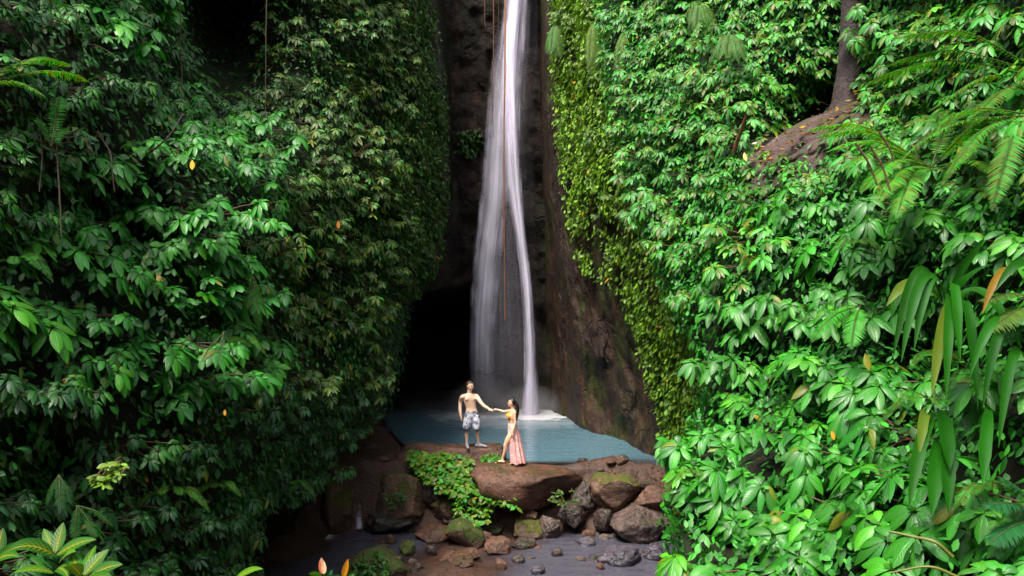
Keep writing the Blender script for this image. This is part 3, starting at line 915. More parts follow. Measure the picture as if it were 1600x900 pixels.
def ground_at(objs, x, y):
    best = -9
    for o in objs:
        mw = o.matrix_world
        inv = mw.inverted()
        a = inv @ Vector((x, y, 5)); b_ = inv @ Vector((x, y, -5))
        ok, loc, n, i = o.ray_cast(a, (b_ - a).normalized())
        if ok: best = max(best, (mw @ loc).z)
    return best


class Flesh:
    """gathers closed shapes that are then fused into one continuous skin"""
    def __init__(s): s.V, s.F, s.n = [], [], 0

    def add(s, V, F):
        s.V.append(np.asarray(V, float)); s.F += [[i + s.n for i in f] for f in F]; s.n += len(V)

    def limb(s, pts, rad, n=14, flat=1.0, ref=None):
        pts = smooth_path(pts, max(10, 5 * len(pts))) if len(pts) > 2 else np.array([np.asarray(pts[0]) * (1 - t) + np.asarray(pts[1]) * t for t in np.linspace(0, 1, 8)])
        rad = np.interp(np.linspace(0, 1, len(pts)), np.linspace(0, 1, len(rad)), rad)
        t0, t1 = unit(pts[0] - pts[1]), unit(pts[-1] - pts[-2])
        k = np.array([0.35, 0.7, 0.93])
        pre = [pts[0] + t0 * rad[0] * x for x in k[::-1]]; post = [pts[-1] + t1 * rad[-1] * x for x in k]
        sc = np.sqrt(1 - k ** 2)
        pts = np.vstack([pre, pts, post]); rad = np.concatenate([rad[0] * sc[::-1], rad, rad[-1] * sc])
        tg = unit(np.gradient(pts, axis=0))
        ref = np.array([0, 1.0, 0.02]) if ref is None else np.asarray(ref, float)
        V = []
        for p, t, r in zip(pts, tg, rad):
            a = unit(ref - t * np.dot(ref, t)); b_ = np.cross(t, a)
            th = np.linspace(0, 2 * np.pi, n, endpoint=False)
            V.append(p + r * (np.cos(th)[:, None] * a * flat + np.sin(th)[:, None] * b_))
        K = len(pts)
        F = [[i * n + j, i * n + (j + 1) % n, (i + 1) * n + (j + 1) % n, (i + 1) * n + j] for i in range(K - 1) for j in range(n)]
        F += [list(range(n))[::-1], [(K - 1) * n + j for j in range(n)]]
        s.add(np.concatenate(V), F)

    def loft(s, rings, side, fwd, n=24):
        """rings: (centre, half width, half depth)"""
        side, fwd = unit(side), unit(fwd)
        th = np.linspace(0, 2 * np.pi, n, endpoint=False)
        V = [np.asarray(c) + (np.cos(th)[:, None] * side * a + np.sin(th)[:, None] * fwd * b_) for c, a, b_ in rings]
        K = len(rings)
        F = [[i * n + j, i * n + (j + 1) % n, (i + 1) * n + (j + 1) % n, (i + 1) * n + j] for i in range(K - 1) for j in range(n)]
        F += [list(range(n))[::-1], [(K - 1) * n + j for j in range(n)]]
        s.add(np.concatenate(V), F)

    def ball(s, c, ax, n=16, m=10):
        """ax: three axis vectors"""
        c, ax = np.asarray(c, float), np.asarray(ax, float)
        V = [c + ax[2]]
        for i in range(1, m):
            t = np.pi * i / m
            for j in range(n):
                p = 2 * np.pi * j / n
                V.append(c + ax[0] * np.sin(t) * np.cos(p) + ax[1] * np.sin(t) * np.sin(p) + ax[2] * np.cos(t))
        V.append(c - ax[2])
        F = [[0, 1 + j, 1 + (j + 1) % n] for j in range(n)]
        F += [[1 + (i - 1) * n + j, 1 + i * n + j, 1 + i * n + (j + 1) % n, 1 + (i - 1) * n + (j + 1) % n] for i in range(1, m - 1) for j in range(n)]
        F += [[len(V) - 1, 1 + (m - 2) * n + (j + 1) % n, 1 + (m - 2) * n + j] for j in range(n)]
        s.add(V, F)

    def hand(s, wrist, d, palm, curl=0.5, size=1.0, thumb=1):
        """d: where the hand points, palm: where the palm faces"""
        d, palm = unit(d), np.asarray(palm, float)
        palm = unit(palm - d * np.dot(palm, d)); sd = np.cross(d, palm) * thumb
        w_ = np.asarray(wrist, float)
        c = w_ + d * 0.05 * size
        s.ball(c, [d * 0.052 * size, sd * 0.041 * size, palm * 0.017 * size])
        for k, (off, ln) in enumerate([(0.030, 0.072), (0.010, 0.080), (-0.010, 0.074), (-0.028, 0.058)]):
            b0 = w_ + (d * 0.075 + sd * off) * size
            p1 = b0 + (d * 0.9 + palm * 0.25 * curl) * ln * 0.45 * size
            p2 = p1 + unit(d * (1 - 0.7 * curl) + palm * curl) * ln * 0.32 * size
            p3 = p2 + unit(d * (1 - 1.3 * curl) + palm * 1.2 * curl) * ln * 0.25 * size
            s.limb([b0, p1, p2, p3], [0.0095 * size, 0.009 * size, 0.008 * size], n=8)
        t0 = w_ + (d * 0.022 + sd * 0.028) * size
        t1 = t0 + unit(d * 0.6 + sd * 0.8 + palm * 0.3) * 0.038 * size
        s.limb([t0, t1, t1 + unit(d * 0.9 + sd * 0.2 + palm * 0.5) * 0.032 * size], [0.013 * size, 0.0105 * size, 0.009 * size], n=8)

    def head(s, c, f, up, size=1.0, female=False):
        """c: centre of the skull, f: where the face looks"""
        f = unit(f); up = unit(np.asarray(up, float) - f * np.dot(up, f)); sd = np.cross(up, f)
        z = size
        s.ball(c + up * 0.022 * z - f * 0.008 * z, [sd * 0.074 * z, f * 0.093 * z, up * 0.092 * z])
        s.ball(c - up * 0.045 * z + f * 0.024 * z, [sd * (0.052 if female else 0.058) * z, f * 0.064 * z, up * 0.068 * z])
        s.ball(c - up * 0.100 * z + f * 0.062 * z, [sd * 0.026 * z, f * 0.022 * z, up * 0.018 * z])
        s.limb([c + f * 0.084 * z + up * 0.008 * z, c + f * 0.105 * z - up * 0.028 * z], [0.009 * z, 0.014 * z], n=8)
        s.ball(c + f * 0.080 * z + up * 0.024 * z, [sd * 0.052 * z, f * 0.012 * z, up * 0.010 * z])
        s.ball(c + f * 0.082 * z - up * 0.064 * z, [sd * 0.024 * z, f * 0.010 * z, up * 0.008 * z])
        for e in (1, -1):
            s.ball(c + sd * 0.076 * z * e - up * 0.008 * z - f * 0.006 * z, [sd * 0.010 * z, f * 0.018 * z, up * 0.032 * z])
            s.ball(c + sd * 0.042 * z * e - up * 0.025 * z + f * 0.058 * z, [sd * 0.020 * z, f * 0.016 * z, up * 0.016 * z])
        return f, up, sd

    def mesh(s, name, voxel=0.007, smooth=2, origin=(0, 0, 0)):
        me = bpy.data.meshes.new(name + "_raw")
        V = np.concatenate(s.V) - np.asarray(origin)
        me.from_pydata(V.tolist(), [], s.F)
        bm = bmesh.new(); bm.from_mesh(me)
        bmesh.ops.recalc_face_normals(bm, faces=bm.faces)
        bm.to_mesh(me); bm.free()
        o = bpy.data.objects.new("fuse", me); COL.objects.link(o)
        md = o.modifiers.new("fuse", "REMESH"); md.mode = "VOXEL"; md.voxel_size = voxel
        if smooth:
            m2 = o.modifiers.new("smooth", "SMOOTH"); m2.factor = 0.5; m2.iterations = smooth
        dg = bpy.context.evaluated_depsgraph_get()
        out = bpy.data.meshes.new_from_object(o.evaluated_get(dg))
        out.name = name
        bpy.data.objects.remove(o); bpy.data.meshes.remove(me)
        out.polygons.foreach_set("use_smooth", np.ones(len(out.polygons), bool))
        return out


def hair_cap(c, f, up, sd, size, low_back, low_front, puff=1.07):
    bm = bmesh.new()
    bmesh.ops.create_icosphere(bm, subdivisions=4, radius=1.0)
    v = np.array([x.co[:] for x in bm.verts])
    F = [[q.index for q in t.verts] for t in bm.faces]
    bm.free()
    lim = np.where(v[:, 1] > 0.25, low_front + 0.25 * (v[:, 1] - 0.25), low_back + (low_front - low_back) * np.clip((v[:, 1] + 0.3) / 0.55, 0, 1))
    keep = v[:, 2] > lim
    r = puff * (1 + 0.02 * vnoise(v, 9.0, 77, 2))
    inner = v[:, :] * 0.93
    Vw = lambda q, k: c + up * 0.022 * size - f * 0.008 * size + (sd * 0.074 * q[:, :1] + f * 0.093 * q[:, 1:2] + up * 0.092 * q[:, 2:3]) * size * (k[:, None] if np.ndim(k) else k)
    Fk = [t for t in F if all(keep[i] for i in t)]
    V = Vw(v, r)
    me = bpy.data.meshes.new("hair")
    me.from_pydata(V.tolist(), [], Fk)
    bm = bmesh.new(); bm.from_mesh(me)
    bmesh.ops.delete(bm, geom=[x for x in bm.verts if not x.link_faces], context="VERTS")
    bmesh.ops.recalc_face_normals(bm, faces=bm.faces)
    bmesh.ops.solidify(bm, geom=bm.faces[:], thickness=0.008)
    bm.to_mesh(me); bm.free()
    me.polygons.foreach_set("use_smooth", np.ones(len(me.polygons), bool))
    return me


def join_meshes(name, *mes):
    bm = bmesh.new()
    for m in mes: bm.from_mesh(m)
    out = bpy.data.meshes.new(name)
    bm.to_mesh(out); bm.free()
    out.polygons.foreach_set("use_smooth", np.ones(len(out.polygons), bool))
    return out


M_SKIN_MAN = plain_mat("man_skin", (0.85, 0.56, 0.41), 0.45, 0.10, 5.0, bump=0.05, sss=0.15)
M_SKIN_WOMAN = plain_mat("woman_skin", (0.80, 0.49, 0.34), 0.45, 0.10, 5.0, bump=0.05, sss=0.15)
M_HAIR_DARK = plain_mat("dark_hair", (0.018, 0.011, 0.008), 0.4, 0.5, 60.0, (1, 1, 0.1))
M_HAIR_BROWN = plain_mat("brown_hair", (0.045, 0.025, 0.015), 0.5, 0.5, 80.0)
M_EYE = plain_mat("eye", (0.03, 0.02, 0.015), 0.2)
M_SHOE = plain_mat("grey_shoe", (0.34, 0.31, 0.36), 0.7, 0.45, 25.0)
M_BIKINI = plain_mat("orange_fabric", (0.85, 0.36, 0.015), 0.7, 0.1)

m_, nt_, out_ = new_mat("camouflage_cloth")
b_ = NB(nt_)
n1 = b_.noise(9.0, 3, 0.6); n2 = b_.noise(14.0, 2, 0.5, dist=1.0)
c_ = b_.mix(b_.ramp(n1, [(0.44, 0.0), (0.50, 1.0)]), (0.07, 0.075, 0.13), (0.56, 0.56, 0.64))
c_ = b_.mix(b_.ramp(n2, [(0.55, 0.0), (0.60, 1.0)]), c_, (0.22, 0.23, 0.33))
b_.l(b_.bsdf(Base_Color=c_, Roughness=0.85).outputs[0], out_.inputs[0])
M_CAMO = m_
m_, nt_, out_ = new_mat("pink_print_cloth")
b_ = NB(nt_)
vo = b_.n("TexVoronoi"); vo.inputs["Scale"].default_value = 22.0
b_.l(b_.n("TexCoord").outputs["Object"], vo.inputs["Vector"])
c_ = b_.mix(b_.ramp(vo.outputs[0], [(0.30, 0.0), (0.40, 1.0)]), (0.88, 0.56, 0.53), (0.70, 0.34, 0.33))
c_ = b_.mix(b_.ramp(b_.noise(16.0, 3), [(0.55, 0.0), (0.62, 0.7)]), c_, (0.90, 0.70, 0.66))
b_.l(b_.bsdf(Base_Color=c_, Roughness=0.85).outputs[0], out_.inputs[0])
M_SKIRT = m_

HOLD = np.array([-0.49, 20.45, 1.47])        # where the two hands meet

# the man: front towards the camera, turned a little to his left, looking at the woman
gL = ground_at([slab], -1.17, 20.90); gR = ground_at([slab], -0.80, 21.0)
base = np.array([-1.05, 21.0, (gL + gR) / 2])
lift = (gL + gR) / 2 - 0.43
A = lambda x, y, z: np.array([x, y, z + lift])
side = unit(np.array([0.92, -0.38, 0.05])); fwd = unit(np.array([-0.05, -1.0, 0.0]) + np.array([0.42, 0, 0]))
side = unit(np.cross(fwd, [0, 0, 1])) * -1.0
side = side if side[0] > 0 else -side
man = Flesh()
man.loft([(A(-1.055, 21.0, 1.20), 0.130, 0.095), (A(-1.055, 21.0, 1.27), 0.165, 0.112), (A(-1.06, 21.0, 1.37), 0.158, 0.106), (A(-1.08, 21.0, 1.48), 0.142, 0.095), (A(-1.10, 21.0, 1.58), 0.158, 0.105),
          (A(-1.115, 21.0, 1.69), 0.178, 0.116), (A(-1.12, 21.0, 1.77), 0.178, 0.108), (A(-1.125, 21.0, 1.83), 0.130, 0.080), (A(-1.125, 21.0, 1.865), 0.065, 0.055)], side, fwd)
for e in (1, -1):
    man.ball(A(-1.115, 21.0, 1.715) + side * 0.075 * e + fwd * 0.085, [side * 0.075, fwd * 0.030, np.array([0, 0, 0.055])])
hc = A(-1.115, 20.97, 2.055)
man.limb([A(-1.125, 21.0, 1.82), A(-1.12, 20.985, 1.97)], [0.062, 0.056])
hf = man.head(hc, np.array([0.90, -0.38, -0.16]), np.array([0, 0, 1.0]), 1.08)
sR = A(-1.125, 21.0, 1.765) - side * 0.185; sL = A(-1.115, 21.0, 1.765) + side * 0.185
HM = HOLD + np.array([-0.035, 0.02, 0.0])
man.limb([A(-1.12, 21.0, 1.775) - side * 0.10, sR, A(-1.355, 21.02, 1.65), A(-1.37, 21.0, 1.50)], [0.062, 0.064, 0.054, 0.042])
man.limb([A(-1.37, 21.0, 1.50), A(-1.365, 20.96, 1.40), A(-1.345, 20.92, 1.265)], [0.042, 0.043, 0.028])
man.hand(A(-1.345, 20.92, 1.265), np.array([0.10, -0.12, -1.0]), np.array([0.9, 0.2, 0.0]), 0.55, 1.0, 1)
wM = HM + unit(np.array([-0.9, 0.75, 0.20])) * 0.085
el = (sL + wM) / 2 + np.array([0.02, 0.0, -0.075])
man.limb([A(-1.115, 21.0, 1.775) + side * 0.10, sL, (sL + el) / 2 + np.array([0, 0, -0.01]), el], [0.062, 0.063, 0.053, 0.042])
man.limb([el, (el + wM) / 2 + np.array([0.0, 0, -0.005]), wM], [0.042, 0.041, 0.027])
man.hand(wM, HM - wM, np.array([0.15, 0.1, -1.0]), 0.7, 1.0, -1)
legs = [(A(-1.155, 20.985, 1.21), np.array([-1.20, 20.93, gL + 0.50]), np.array([-1.185, 20.98, gL + 0.085]), np.array([-1.15, 20.80, gL + 0.04])),
        (A(-0.96, 21.0, 1.21), np.array([-0.93, 20.93, gR + 0.50]), np.array([-0.88, 21.02, gR + 0.085]), np.array([-0.70, 20.96, gR + 0.04]))]
for h_, k_, a_, t_ in legs:
    man.limb([h_, (h_ + k_) / 2 + np.array([0, -0.015, 0]), k_], [0.092, 0.080, 0.055])
    man.limb([k_, (k_ * 0.68 + a_ * 0.32) + np.array([0, 0.022, 0]), a_ + np.array([0, 0.01, 0.05]), a_], [0.055, 0.056, 0.034, 0.036])
    man.limb([a_ + np.array([0, 0, -0.04]), t_], [0.036, 0.028])
person = link("person", man.mesh("person", 0.0075, 3, base), M_SKIN_MAN)
person.location = base
tag(person, "shirtless man in camouflage shorts and grey shoes, standing on the flat boulder", "person")
o = link("hair", hair_cap(hc - base, *hf, 1.08, -0.35, 0.48, 1.08), M_HAIR_BROWN, person)
for e in (1, -1):
    q = Flesh(); q.ball(hc + hf[0] * 0.083 + hf[2] * 0.032 * e + hf[1] * 0.004, np.eye(3) * 0.010)
    link("eye", q.mesh("eye", 0.003, 0, base), M_EYE, person)
sh = Flesh()
sh.loft([(A(-1.055, 21.0, 1.10), 0.150, 0.115), (A(-1.055, 21.0, 1.20), 0.182, 0.130), (A(-1.058, 21.0, 1.30), 0.178, 0.126), (A(-1.062, 21.0, 1.395), 0.166, 0.114)], side, fwd)
for h_, k_, a_, t_ in legs:
    kk = h_ + (k_ - h_) * 0.88
    sh.limb([h_, (h_ + kk) / 2, kk], [0.115, 0.118, 0.106], flat=1.05)
link("shorts", sh.mesh("shorts", 0.009, 2, base), M_CAMO, person)
for h_, k_, a_, t_ in legs:
    q = Flesh()
    dv = unit((t_ - a_) * np.array([1, 1, 0])); sv = np.cross([0, 0, 1.0], dv)
    g_ = t_[2] - 0.04
    back = a_ * np.array([1, 1, 0]) - dv * 0.06
    q.limb([np.array([*(back[:2]), g_ + 0.045]), np.array([*((back + dv * 0.14)[:2]), g_ + 0.048]), np.array([*((back + dv * 0.27)[:2]), g_ + 0.030])], [0.046, 0.050, 0.036], flat=0.9)
    q.limb([a_ + np.array([0, 0, 0.02]), a_ + np.array([0, 0, -0.04])], [0.048, 0.050])
    link("shoe", q.mesh("shoe", 0.008, 2, base), M_SHOE, person)

# the woman: in profile, facing the man, one foot forward
gF = ground_at([perch, slab], -0.32, 19.95); gB = ground_at([perch, slab], 0.10, 19.95)
lift = gB - 0.13
base = np.array([0.02, 19.98, gB])
A = lambda x, y, z: np.array([x, y, z + lift])
fwd = unit(np.array([-0.96, -0.22, 0.0])); side = unit(np.cross([0, 0, 1.0], fwd))      # side points to her left, which is towards the camera
wo = Flesh()
wo.loft([(A(0.035, 20.0, 0.86), 0.135, 0.100), (A(0.035, 20.0, 0.95), 0.165, 0.125), (A(0.02, 20.0, 1.05), 0.150, 0.105), (A(-0.005, 20.0, 1.16), 0.118, 0.082), (A(-0.002, 20.0, 1.27), 0.128, 0.090),
         (A(0.008, 20.0, 1.36), 0.142, 0.100), (A(0.02, 20.0, 1.43), 0.148, 0.085), (A(0.025, 20.0, 1.475), 0.105, 0.062), (A(0.02, 20.0, 1.50), 0.050, 0.046)], side, fwd)
for e in (1, -1):
    wo.ball(A(0.005, 20.0, 1.335) + side * 0.068 * e + fwd * 0.085, [side * 0.058, fwd * 0.052, np.array([0, 0, 0.058])])
hcw = A(-0.005, 19.99, 1.665)
wo.limb([A(0.022, 20.0, 1.47), A(0.006, 20.0, 1.60)], [0.048, 0.044])
hfw = wo.head(hcw, np.array([-0.97, 0.10, 0.10]), np.array([0, 0, 1.0]), 0.95, True)
sF = A(0.02, 20.0, 1.445) - side * 0.165; sN = A(0.02, 20.0, 1.445) + side * 0.165
HW = HOLD + np.array([0.035, -0.02, 0.022])
wW = HW + unit(np.array([0.85, -0.45, -0.02])) * 0.075
elw = (sF + wW) / 2 + np.array([0.0, 0, -0.045])
wo.limb([A(0.02, 20.0, 1.45) - side * 0.09, sF, (sF + elw) / 2, elw], [0.046, 0.046, 0.039, 0.033])
wo.limb([elw, (elw + wW) / 2, wW], [0.033, 0.031, 0.021])
wo.hand(wW, HW - wW, np.array([0.1, 0.1, -1.0]), 0.7, 0.88, 1)
eN = A(0.075, 19.80, 1.19); wN = A(0.005, 19.74, 0.965)
wo.limb([A(0.02, 20.0, 1.45) + side * 0.09, sN, (sN + eN) / 2, eN], [0.046, 0.046, 0.039, 0.032])
wo.limb([eN, (eN + wN) / 2, wN], [0.032, 0.031, 0.021])
wo.hand(wN, np.array([-0.12, -0.02, -1.0]), np.array([0.2, 0.95, 0.0]), 0.5, 0.88, 1)
lf = (A(0.005, 19.91, 0.90), np.array([-0.165, 19.90, gF + 0.45]), np.array([-0.235, 19.95, gF + 0.075]), np.array([-0.385, 19.90, gF + 0.028]))
lb = (A(0.05, 20.08, 0.90), np.array([0.07, 20.05, gB + 0.46]), np.array([0.12, 19.98, gB + 0.075]), np.array([-0.02, 19.93, gB + 0.028]))
for h_, k_, a_, t_ in (lf, lb):
    wo.limb([h_, (h_ + k_) / 2 + np.array([-0.015, 0, 0]), k_], [0.094, 0.078, 0.052])
    wo.limb([k_, (k_ * 0.68 + a_ * 0.32) + np.array([0.02, 0, 0]), a_ + np.array([0.008, 0, 0.05]), a_], [0.052, 0.052, 0.031, 0.034])
    wo.limb([a_ + np.array([0.03, 0, -0.045]), (a_ + t_) / 2 + np.array([0, 0, -0.012]), t_ + np.array([0, 0, -0.006])], [0.030, 0.032, 0.022], flat=1.15)
    for q_ in range(5):
        tt_ = t_ + np.array([-0.015, (q_ - 2) * 0.014, -0.010])
        wo.limb([tt_, tt_ + np.array([-0.025, 0, -0.004])], [0.010, 0.008], n=8)
woman = link("person", wo.mesh("person", 0.0075, 3, base), M_SKIN_WOMAN)
woman.location = base
tag(woman, "barefoot woman in orange bikini top and long pink patterned skirt", "person")
cap_ = hair_cap(hcw - base, *hfw, 0.95, -0.75, 0.45, 1.09)
q = Flesh()
q.ball(hcw - hfw[0] * 0.085 + hfw[1] * 0.03, np.eye(3) * 0.042)
q.limb([hcw - hfw[0] * 0.09 + hfw[1] * 0.02, hcw - hfw[0] * 0.135 - np.array([0, 0, 0.06]), A(0.135, 19.99, 1.47), A(0.125, 19.99, 1.33), A(0.115, 19.99, 1.22)], [0.036, 0.046, 0.048, 0.038, 0.014])
link("hair", join_meshes("hair", cap_, q.mesh("tail", 0.008, 2, base)), M_HAIR_DARK, woman)
for e in (1, -1):
    q = Flesh(); q.ball(hcw + hfw[0] * 0.079 + hfw[2] * 0.030 * e + hfw[1] * 0.004, np.eye(3) * 0.010)
    link("eye", q.mesh("eye", 0.003, 0, base), M_EYE, woman)
q = Flesh()
for e in (1, -1):
    q.ball(A(0.002, 20.0, 1.335) + side * 0.066 * e + fwd * 0.092, [side * 0.062, fwd * 0.054, np.array([0, 0, 0.060])])
    q.limb([A(0.002, 20.0, 1.385) + side * 0.07 * e + fwd * 0.115, A(0.02, 20.0, 1.485) + side * 0.075 * e + fwd * 0.02, A(0.03, 20.0, 1.44) + side * 0.06 * e - fwd * 0.085, A(0.015, 20, 1.31) - fwd * 0.098], [0.007, 0.007], n=8)
th = np.linspace(0, 2 * np.pi, 33)
q.limb([A(0.004, 20.0, 1.295) + side * 0.139 * math.cos(t) + fwd * 0.098 * math.sin(t) for t in th], [0.010, 0.010], n=8, flat=1.0, ref=(0, 0, 1))
link("bikini_top", q.mesh("bikini_top", 0.006, 1, base), M_BIKINI, woman)
# skirt: pleated cloth open along the front thigh
nr, nc = 40, 120
V = []
for i in range(nr):
    t = i / (nr - 1)
    c = A(0.0 + 0.035 * min(1, t * 3) + 0.085 * t ** 1.2, 20.0 + 0.0 * t, 1.15 - 0.99 * t)
    rx = np.interp(t, [0, 0.2, 0.5, 1.0], [0.095, 0.138, 0.165, 0.215])
    ry = np.interp(t, [0, 0.2, 0.5, 1.0], [0.128, 0.178, 0.190, 0.215])
    op = R(np.interp(t, [0, 0.12, 0.32, 1.0], [0, 2, 60, 105]))
    for j in range(nc):
        s_ = j / (nc - 1)
        a0 = math.pi - 0.15 + op * 0.45 + s_ * (2 * math.pi - op)       # starts beside the front, runs round the back
        pl = 1 + (0.02 + 0.10 * t) * math.sin(a0 * 11 + 1.5 * math.sin(3 * t)) * min(1, t * 4) + 0.03 * t * math.sin(a0 * 23 + 2)
        V.append(c + np.array([rx * pl * math.cos(a0), ry * pl * math.sin(a0), 0.02 * t * math.sin(a0 * 5)]))
V = np.array(V) - base
idx = np.arange(nr * nc).reshape(nr, nc)
Fq = np.stack([idx[:-1, :-1], idx[:-1, 1:], idx[1:, 1:], idx[1:, :-1]], -1).reshape(-1, 4)
me = bpy.data.meshes.new("skirt"); me.from_pydata(V.tolist(), [], Fq.tolist())
bm = bmesh.new(); bm.from_mesh(me); bmesh.ops.solidify(bm, geom=bm.faces[:], thickness=0.006); bm.to_mesh(me); bm.free()
me.polygons.foreach_set("use_smooth", np.ones(len(me.polygons), bool))
link("skirt", me, M_SKIRT, woman)

# ------------------------------------------------------------------ leaf colours
GREEN = np.array([0.018, 0.150, 0.013]); BRIGHT = np.array([0.038, 0.265, 0.016]); DEEP = np.array([0.010, 0.080, 0.008])
OLIVE = np.array([0.060, 0.125, 0.015]); LIME = np.array([0.110, 0.220, 0.012]); BLUE = np.array([0.014, 0.110, 0.030]); YELLOW = np.array([0.50, 0.34, 0.015]); ORANGE = np.array([0.55, 0.20, 0.012]); BROWN = np.array([0.12, 0.06, 0.02])


def leaf_cols(N, pals, yellow=0.0012, var=0.35, r=rng):
    pals = np.array(pals)
    c = pals[r.integers(0, len(pals), N)] * (1 + var * (r.random((N, 1)) * 2 - 1))
    c = c * (1 + 0.12 * (r.random((N, 3)) * 2 - 1))
    k = r.random(N)
    c[k < yellow] = YELLOW * (0.6 + 0.5 * r.random())
    c[(k > yellow) & (k < yellow * 1.6)] = ORANGE
    return c


def sample(surf, umin, umax, pmin, pmax, dens, polys, holes=(), noise=None, r=rng):
    """points spread evenly over the surface where polys (outlines in the photograph) allow"""
    g = 70
    uu, vv = np.meshgrid(np.linspace(umin, umax, g), np.linspace(pmin, pmax, g))
    p = surf.at(uu, vv)
    ar = np.linalg.norm(np.cross(p[:-1, 1:] - p[:-1, :-1], p[1:, :-1] - p[:-1, :-1]), axis=-1)
    tot = ar.sum(); N = int(tot * dens)
    cell = r.choice(ar.size, N, p=(ar / tot).ravel())
    i, j = np.divmod(cell, g - 1)
    u = uu[0, j] + r.random(N) * (uu[0, 1] - uu[0, 0]); v = vv[i, 0] + r.random(N) * (vv[1, 0] - vv[0, 0])
    p = surf.at(u, v)
    px, py = proj(p)
    ok = np.zeros(N, bool)
    for q in polys: ok |= inside(q, px, py)
    for q in holes: ok &= ~inside(q, px, py)
    if noise is not None: ok &= noise(p, px, py) > r.random(N)
    u, v = u[ok], v[ok]
    return u, v, p[ok], px[ok], py[ok]


def thin_out(p, dist, r=rng):
    """keep points at least dist apart (dist may differ per point)"""
    order = r.permutation(len(p)); keep = []
    dist = np.broadcast_to(dist, (len(p),))
    for i in order:
        if not keep or np.min(np.linalg.norm(p[keep] - p[i], axis=1)) > dist[i]: keep.append(i)
    return np.array(keep, int)


UP = np.array([0, 0, 1.0])


def carpet(name, label, cat, surf, box, dens, polys, L, pals, mat, holes=(), noise=None, out=(0.0, 0.15), hang=0.6, W=0.55, K=4, yellow=0.003, r=rng, more=None):
    u, v, p, px, py = sample(surf, *box, dens, polys, holes, noise, r)
    n = surf.normal(u, v)
    if more is not None:
        u, v, p2, px, py = sample(more, 0, 2, -140, 1070, dens * 1.3, [[(-9999, -300), (9999, -300), (9999, 1400), (-9999, 1400)]], (), None, r)
        p = np.concatenate([p, p2]); n = np.concatenate([n, more.normal(u, v)])
    N = len(p)
    p = p + n * r.uniform(out[0], out[1], (N, 1))
    t = r.normal(size=(N, 3)); t -= n * np.sum(t * n, -1, keepdims=True)
    d = unit(unit(t) * 0.75 - UP * hang + n * r.uniform(0.15, 0.7, (N, 1)))
    nn = unit(n * 0.6 + UP * 0.7 + 0.35 * r.normal(size=(N, 3)))
    a = Acc()
    ln = L * r.uniform(0.6, 1.3, N)
    clump = 0.5 + 0.5 * vnoise(p, 0.9, 61, 3)[:, None]
    a.leaves(p, d, nn, ln, ln * W * r.uniform(0.8, 1.2, N), 0.3, 0.25, K, leaf_cols(N, pals, yellow, 0.4, r) * (0.75 + 0.5 * clump))
    o = link(name, a.mesh(name), mat)
    return tag(o, label, cat, kind="stuff")


# shrubs: whorls of drooping leaves on arching branches; y is outwards from the cliff
def shrub_meshes(seed, nwh, spread, L, pals, m=(8, 12), W=0.43, droop=0.60, tall=0.16):
    r = np.random.default_rng(seed)
    a, st = Acc(), Acc()
    st.tube(smooth_path([(0, -0.52, -0.34), (0, -0.38, -0.16), (0, -0.2, -0.06)], 6), np.linspace(0.014, 0.012, 6), 6)
    for k in range(nwh):
        x = spread * (2 * (k + r.uniform(0.2, 0.8)) / nwh - 1)
        c = np.array([x, 0.16 * (1 - (x / spread) ** 2) + r.uniform(-0.16, 0.18), r.uniform(-tall, tall) - 0.10 * (x / spread) ** 2])
        st.tube(smooth_path([(0, -0.25, -0.07), (x * 0.5, c[1] * 0.3 - 0.1, c[2] * 0.5), tuple(c)], 7), np.linspace(0.012, 0.005, 7), 5)
        ax = unit(np.array([0.25 * r.normal(), 0.62, 0.80]) + 0.12 * r.normal(size=3))
        e1 = unit(np.cross(ax, [0.3, 0.2, 1.0])); e2 = np.cross(ax, e1)
        n = r.integers(m[0], m[1] + 1)
        ph = r.uniform(0, 6.28) + np.arange(n) * 2 * np.pi / n + r.normal(0, 0.16, n)
        th = R(86) + r.normal(0, 0.16, n)
        rad = e1 * np.cos(ph)[:, None] + e2 * np.sin(ph)[:, None]
        d = ax * np.cos(th)[:, None] + rad * np.sin(th)[:, None]
        nn = ax * np.sin(th)[:, None] - rad * np.cos(th)[:, None] + 0.12 * r.normal(size=(n, 3))
        ln = L * r.uniform(0.7, 1.15, n) * r.uniform(0.85, 1.1)
        young = r.random() < 0.18
        cc = leaf_cols(n, pals, 0.0, 0.35, r) * (np.array([1.9, 1.4, 0.8]) if young else 1.0)
        old = r.random(n) < 0.02
        cc[old] = cc[old] * 0.4 + np.array([0.13, 0.12, 0.006])
        a.leaves(c + d * 0.02, d, nn, ln, ln * W * r.uniform(0.85, 1.1, n), droop * r.uniform(0.6, 1.3, n), 0.22, 7, cc)
        # small leaves at the heart of the whorl
        n2 = 3
        d2 = unit(ax + 0.8 * r.normal(size=(n2, 3)) * np.array([1, 1, 0.5]))
        a.leaves(np.repeat(c[None], n2, 0), d2, ax + 0.4 * r.normal(size=(n2, 3)), L * 0.4, L * 0.18, 0.2, 0.3, 5, leaf_cols(n2, pals, 0, 0.2, r) * np.array([1.5, 1.3, 1.0]))
    return a.mesh("foliage"), st.mesh("branches")


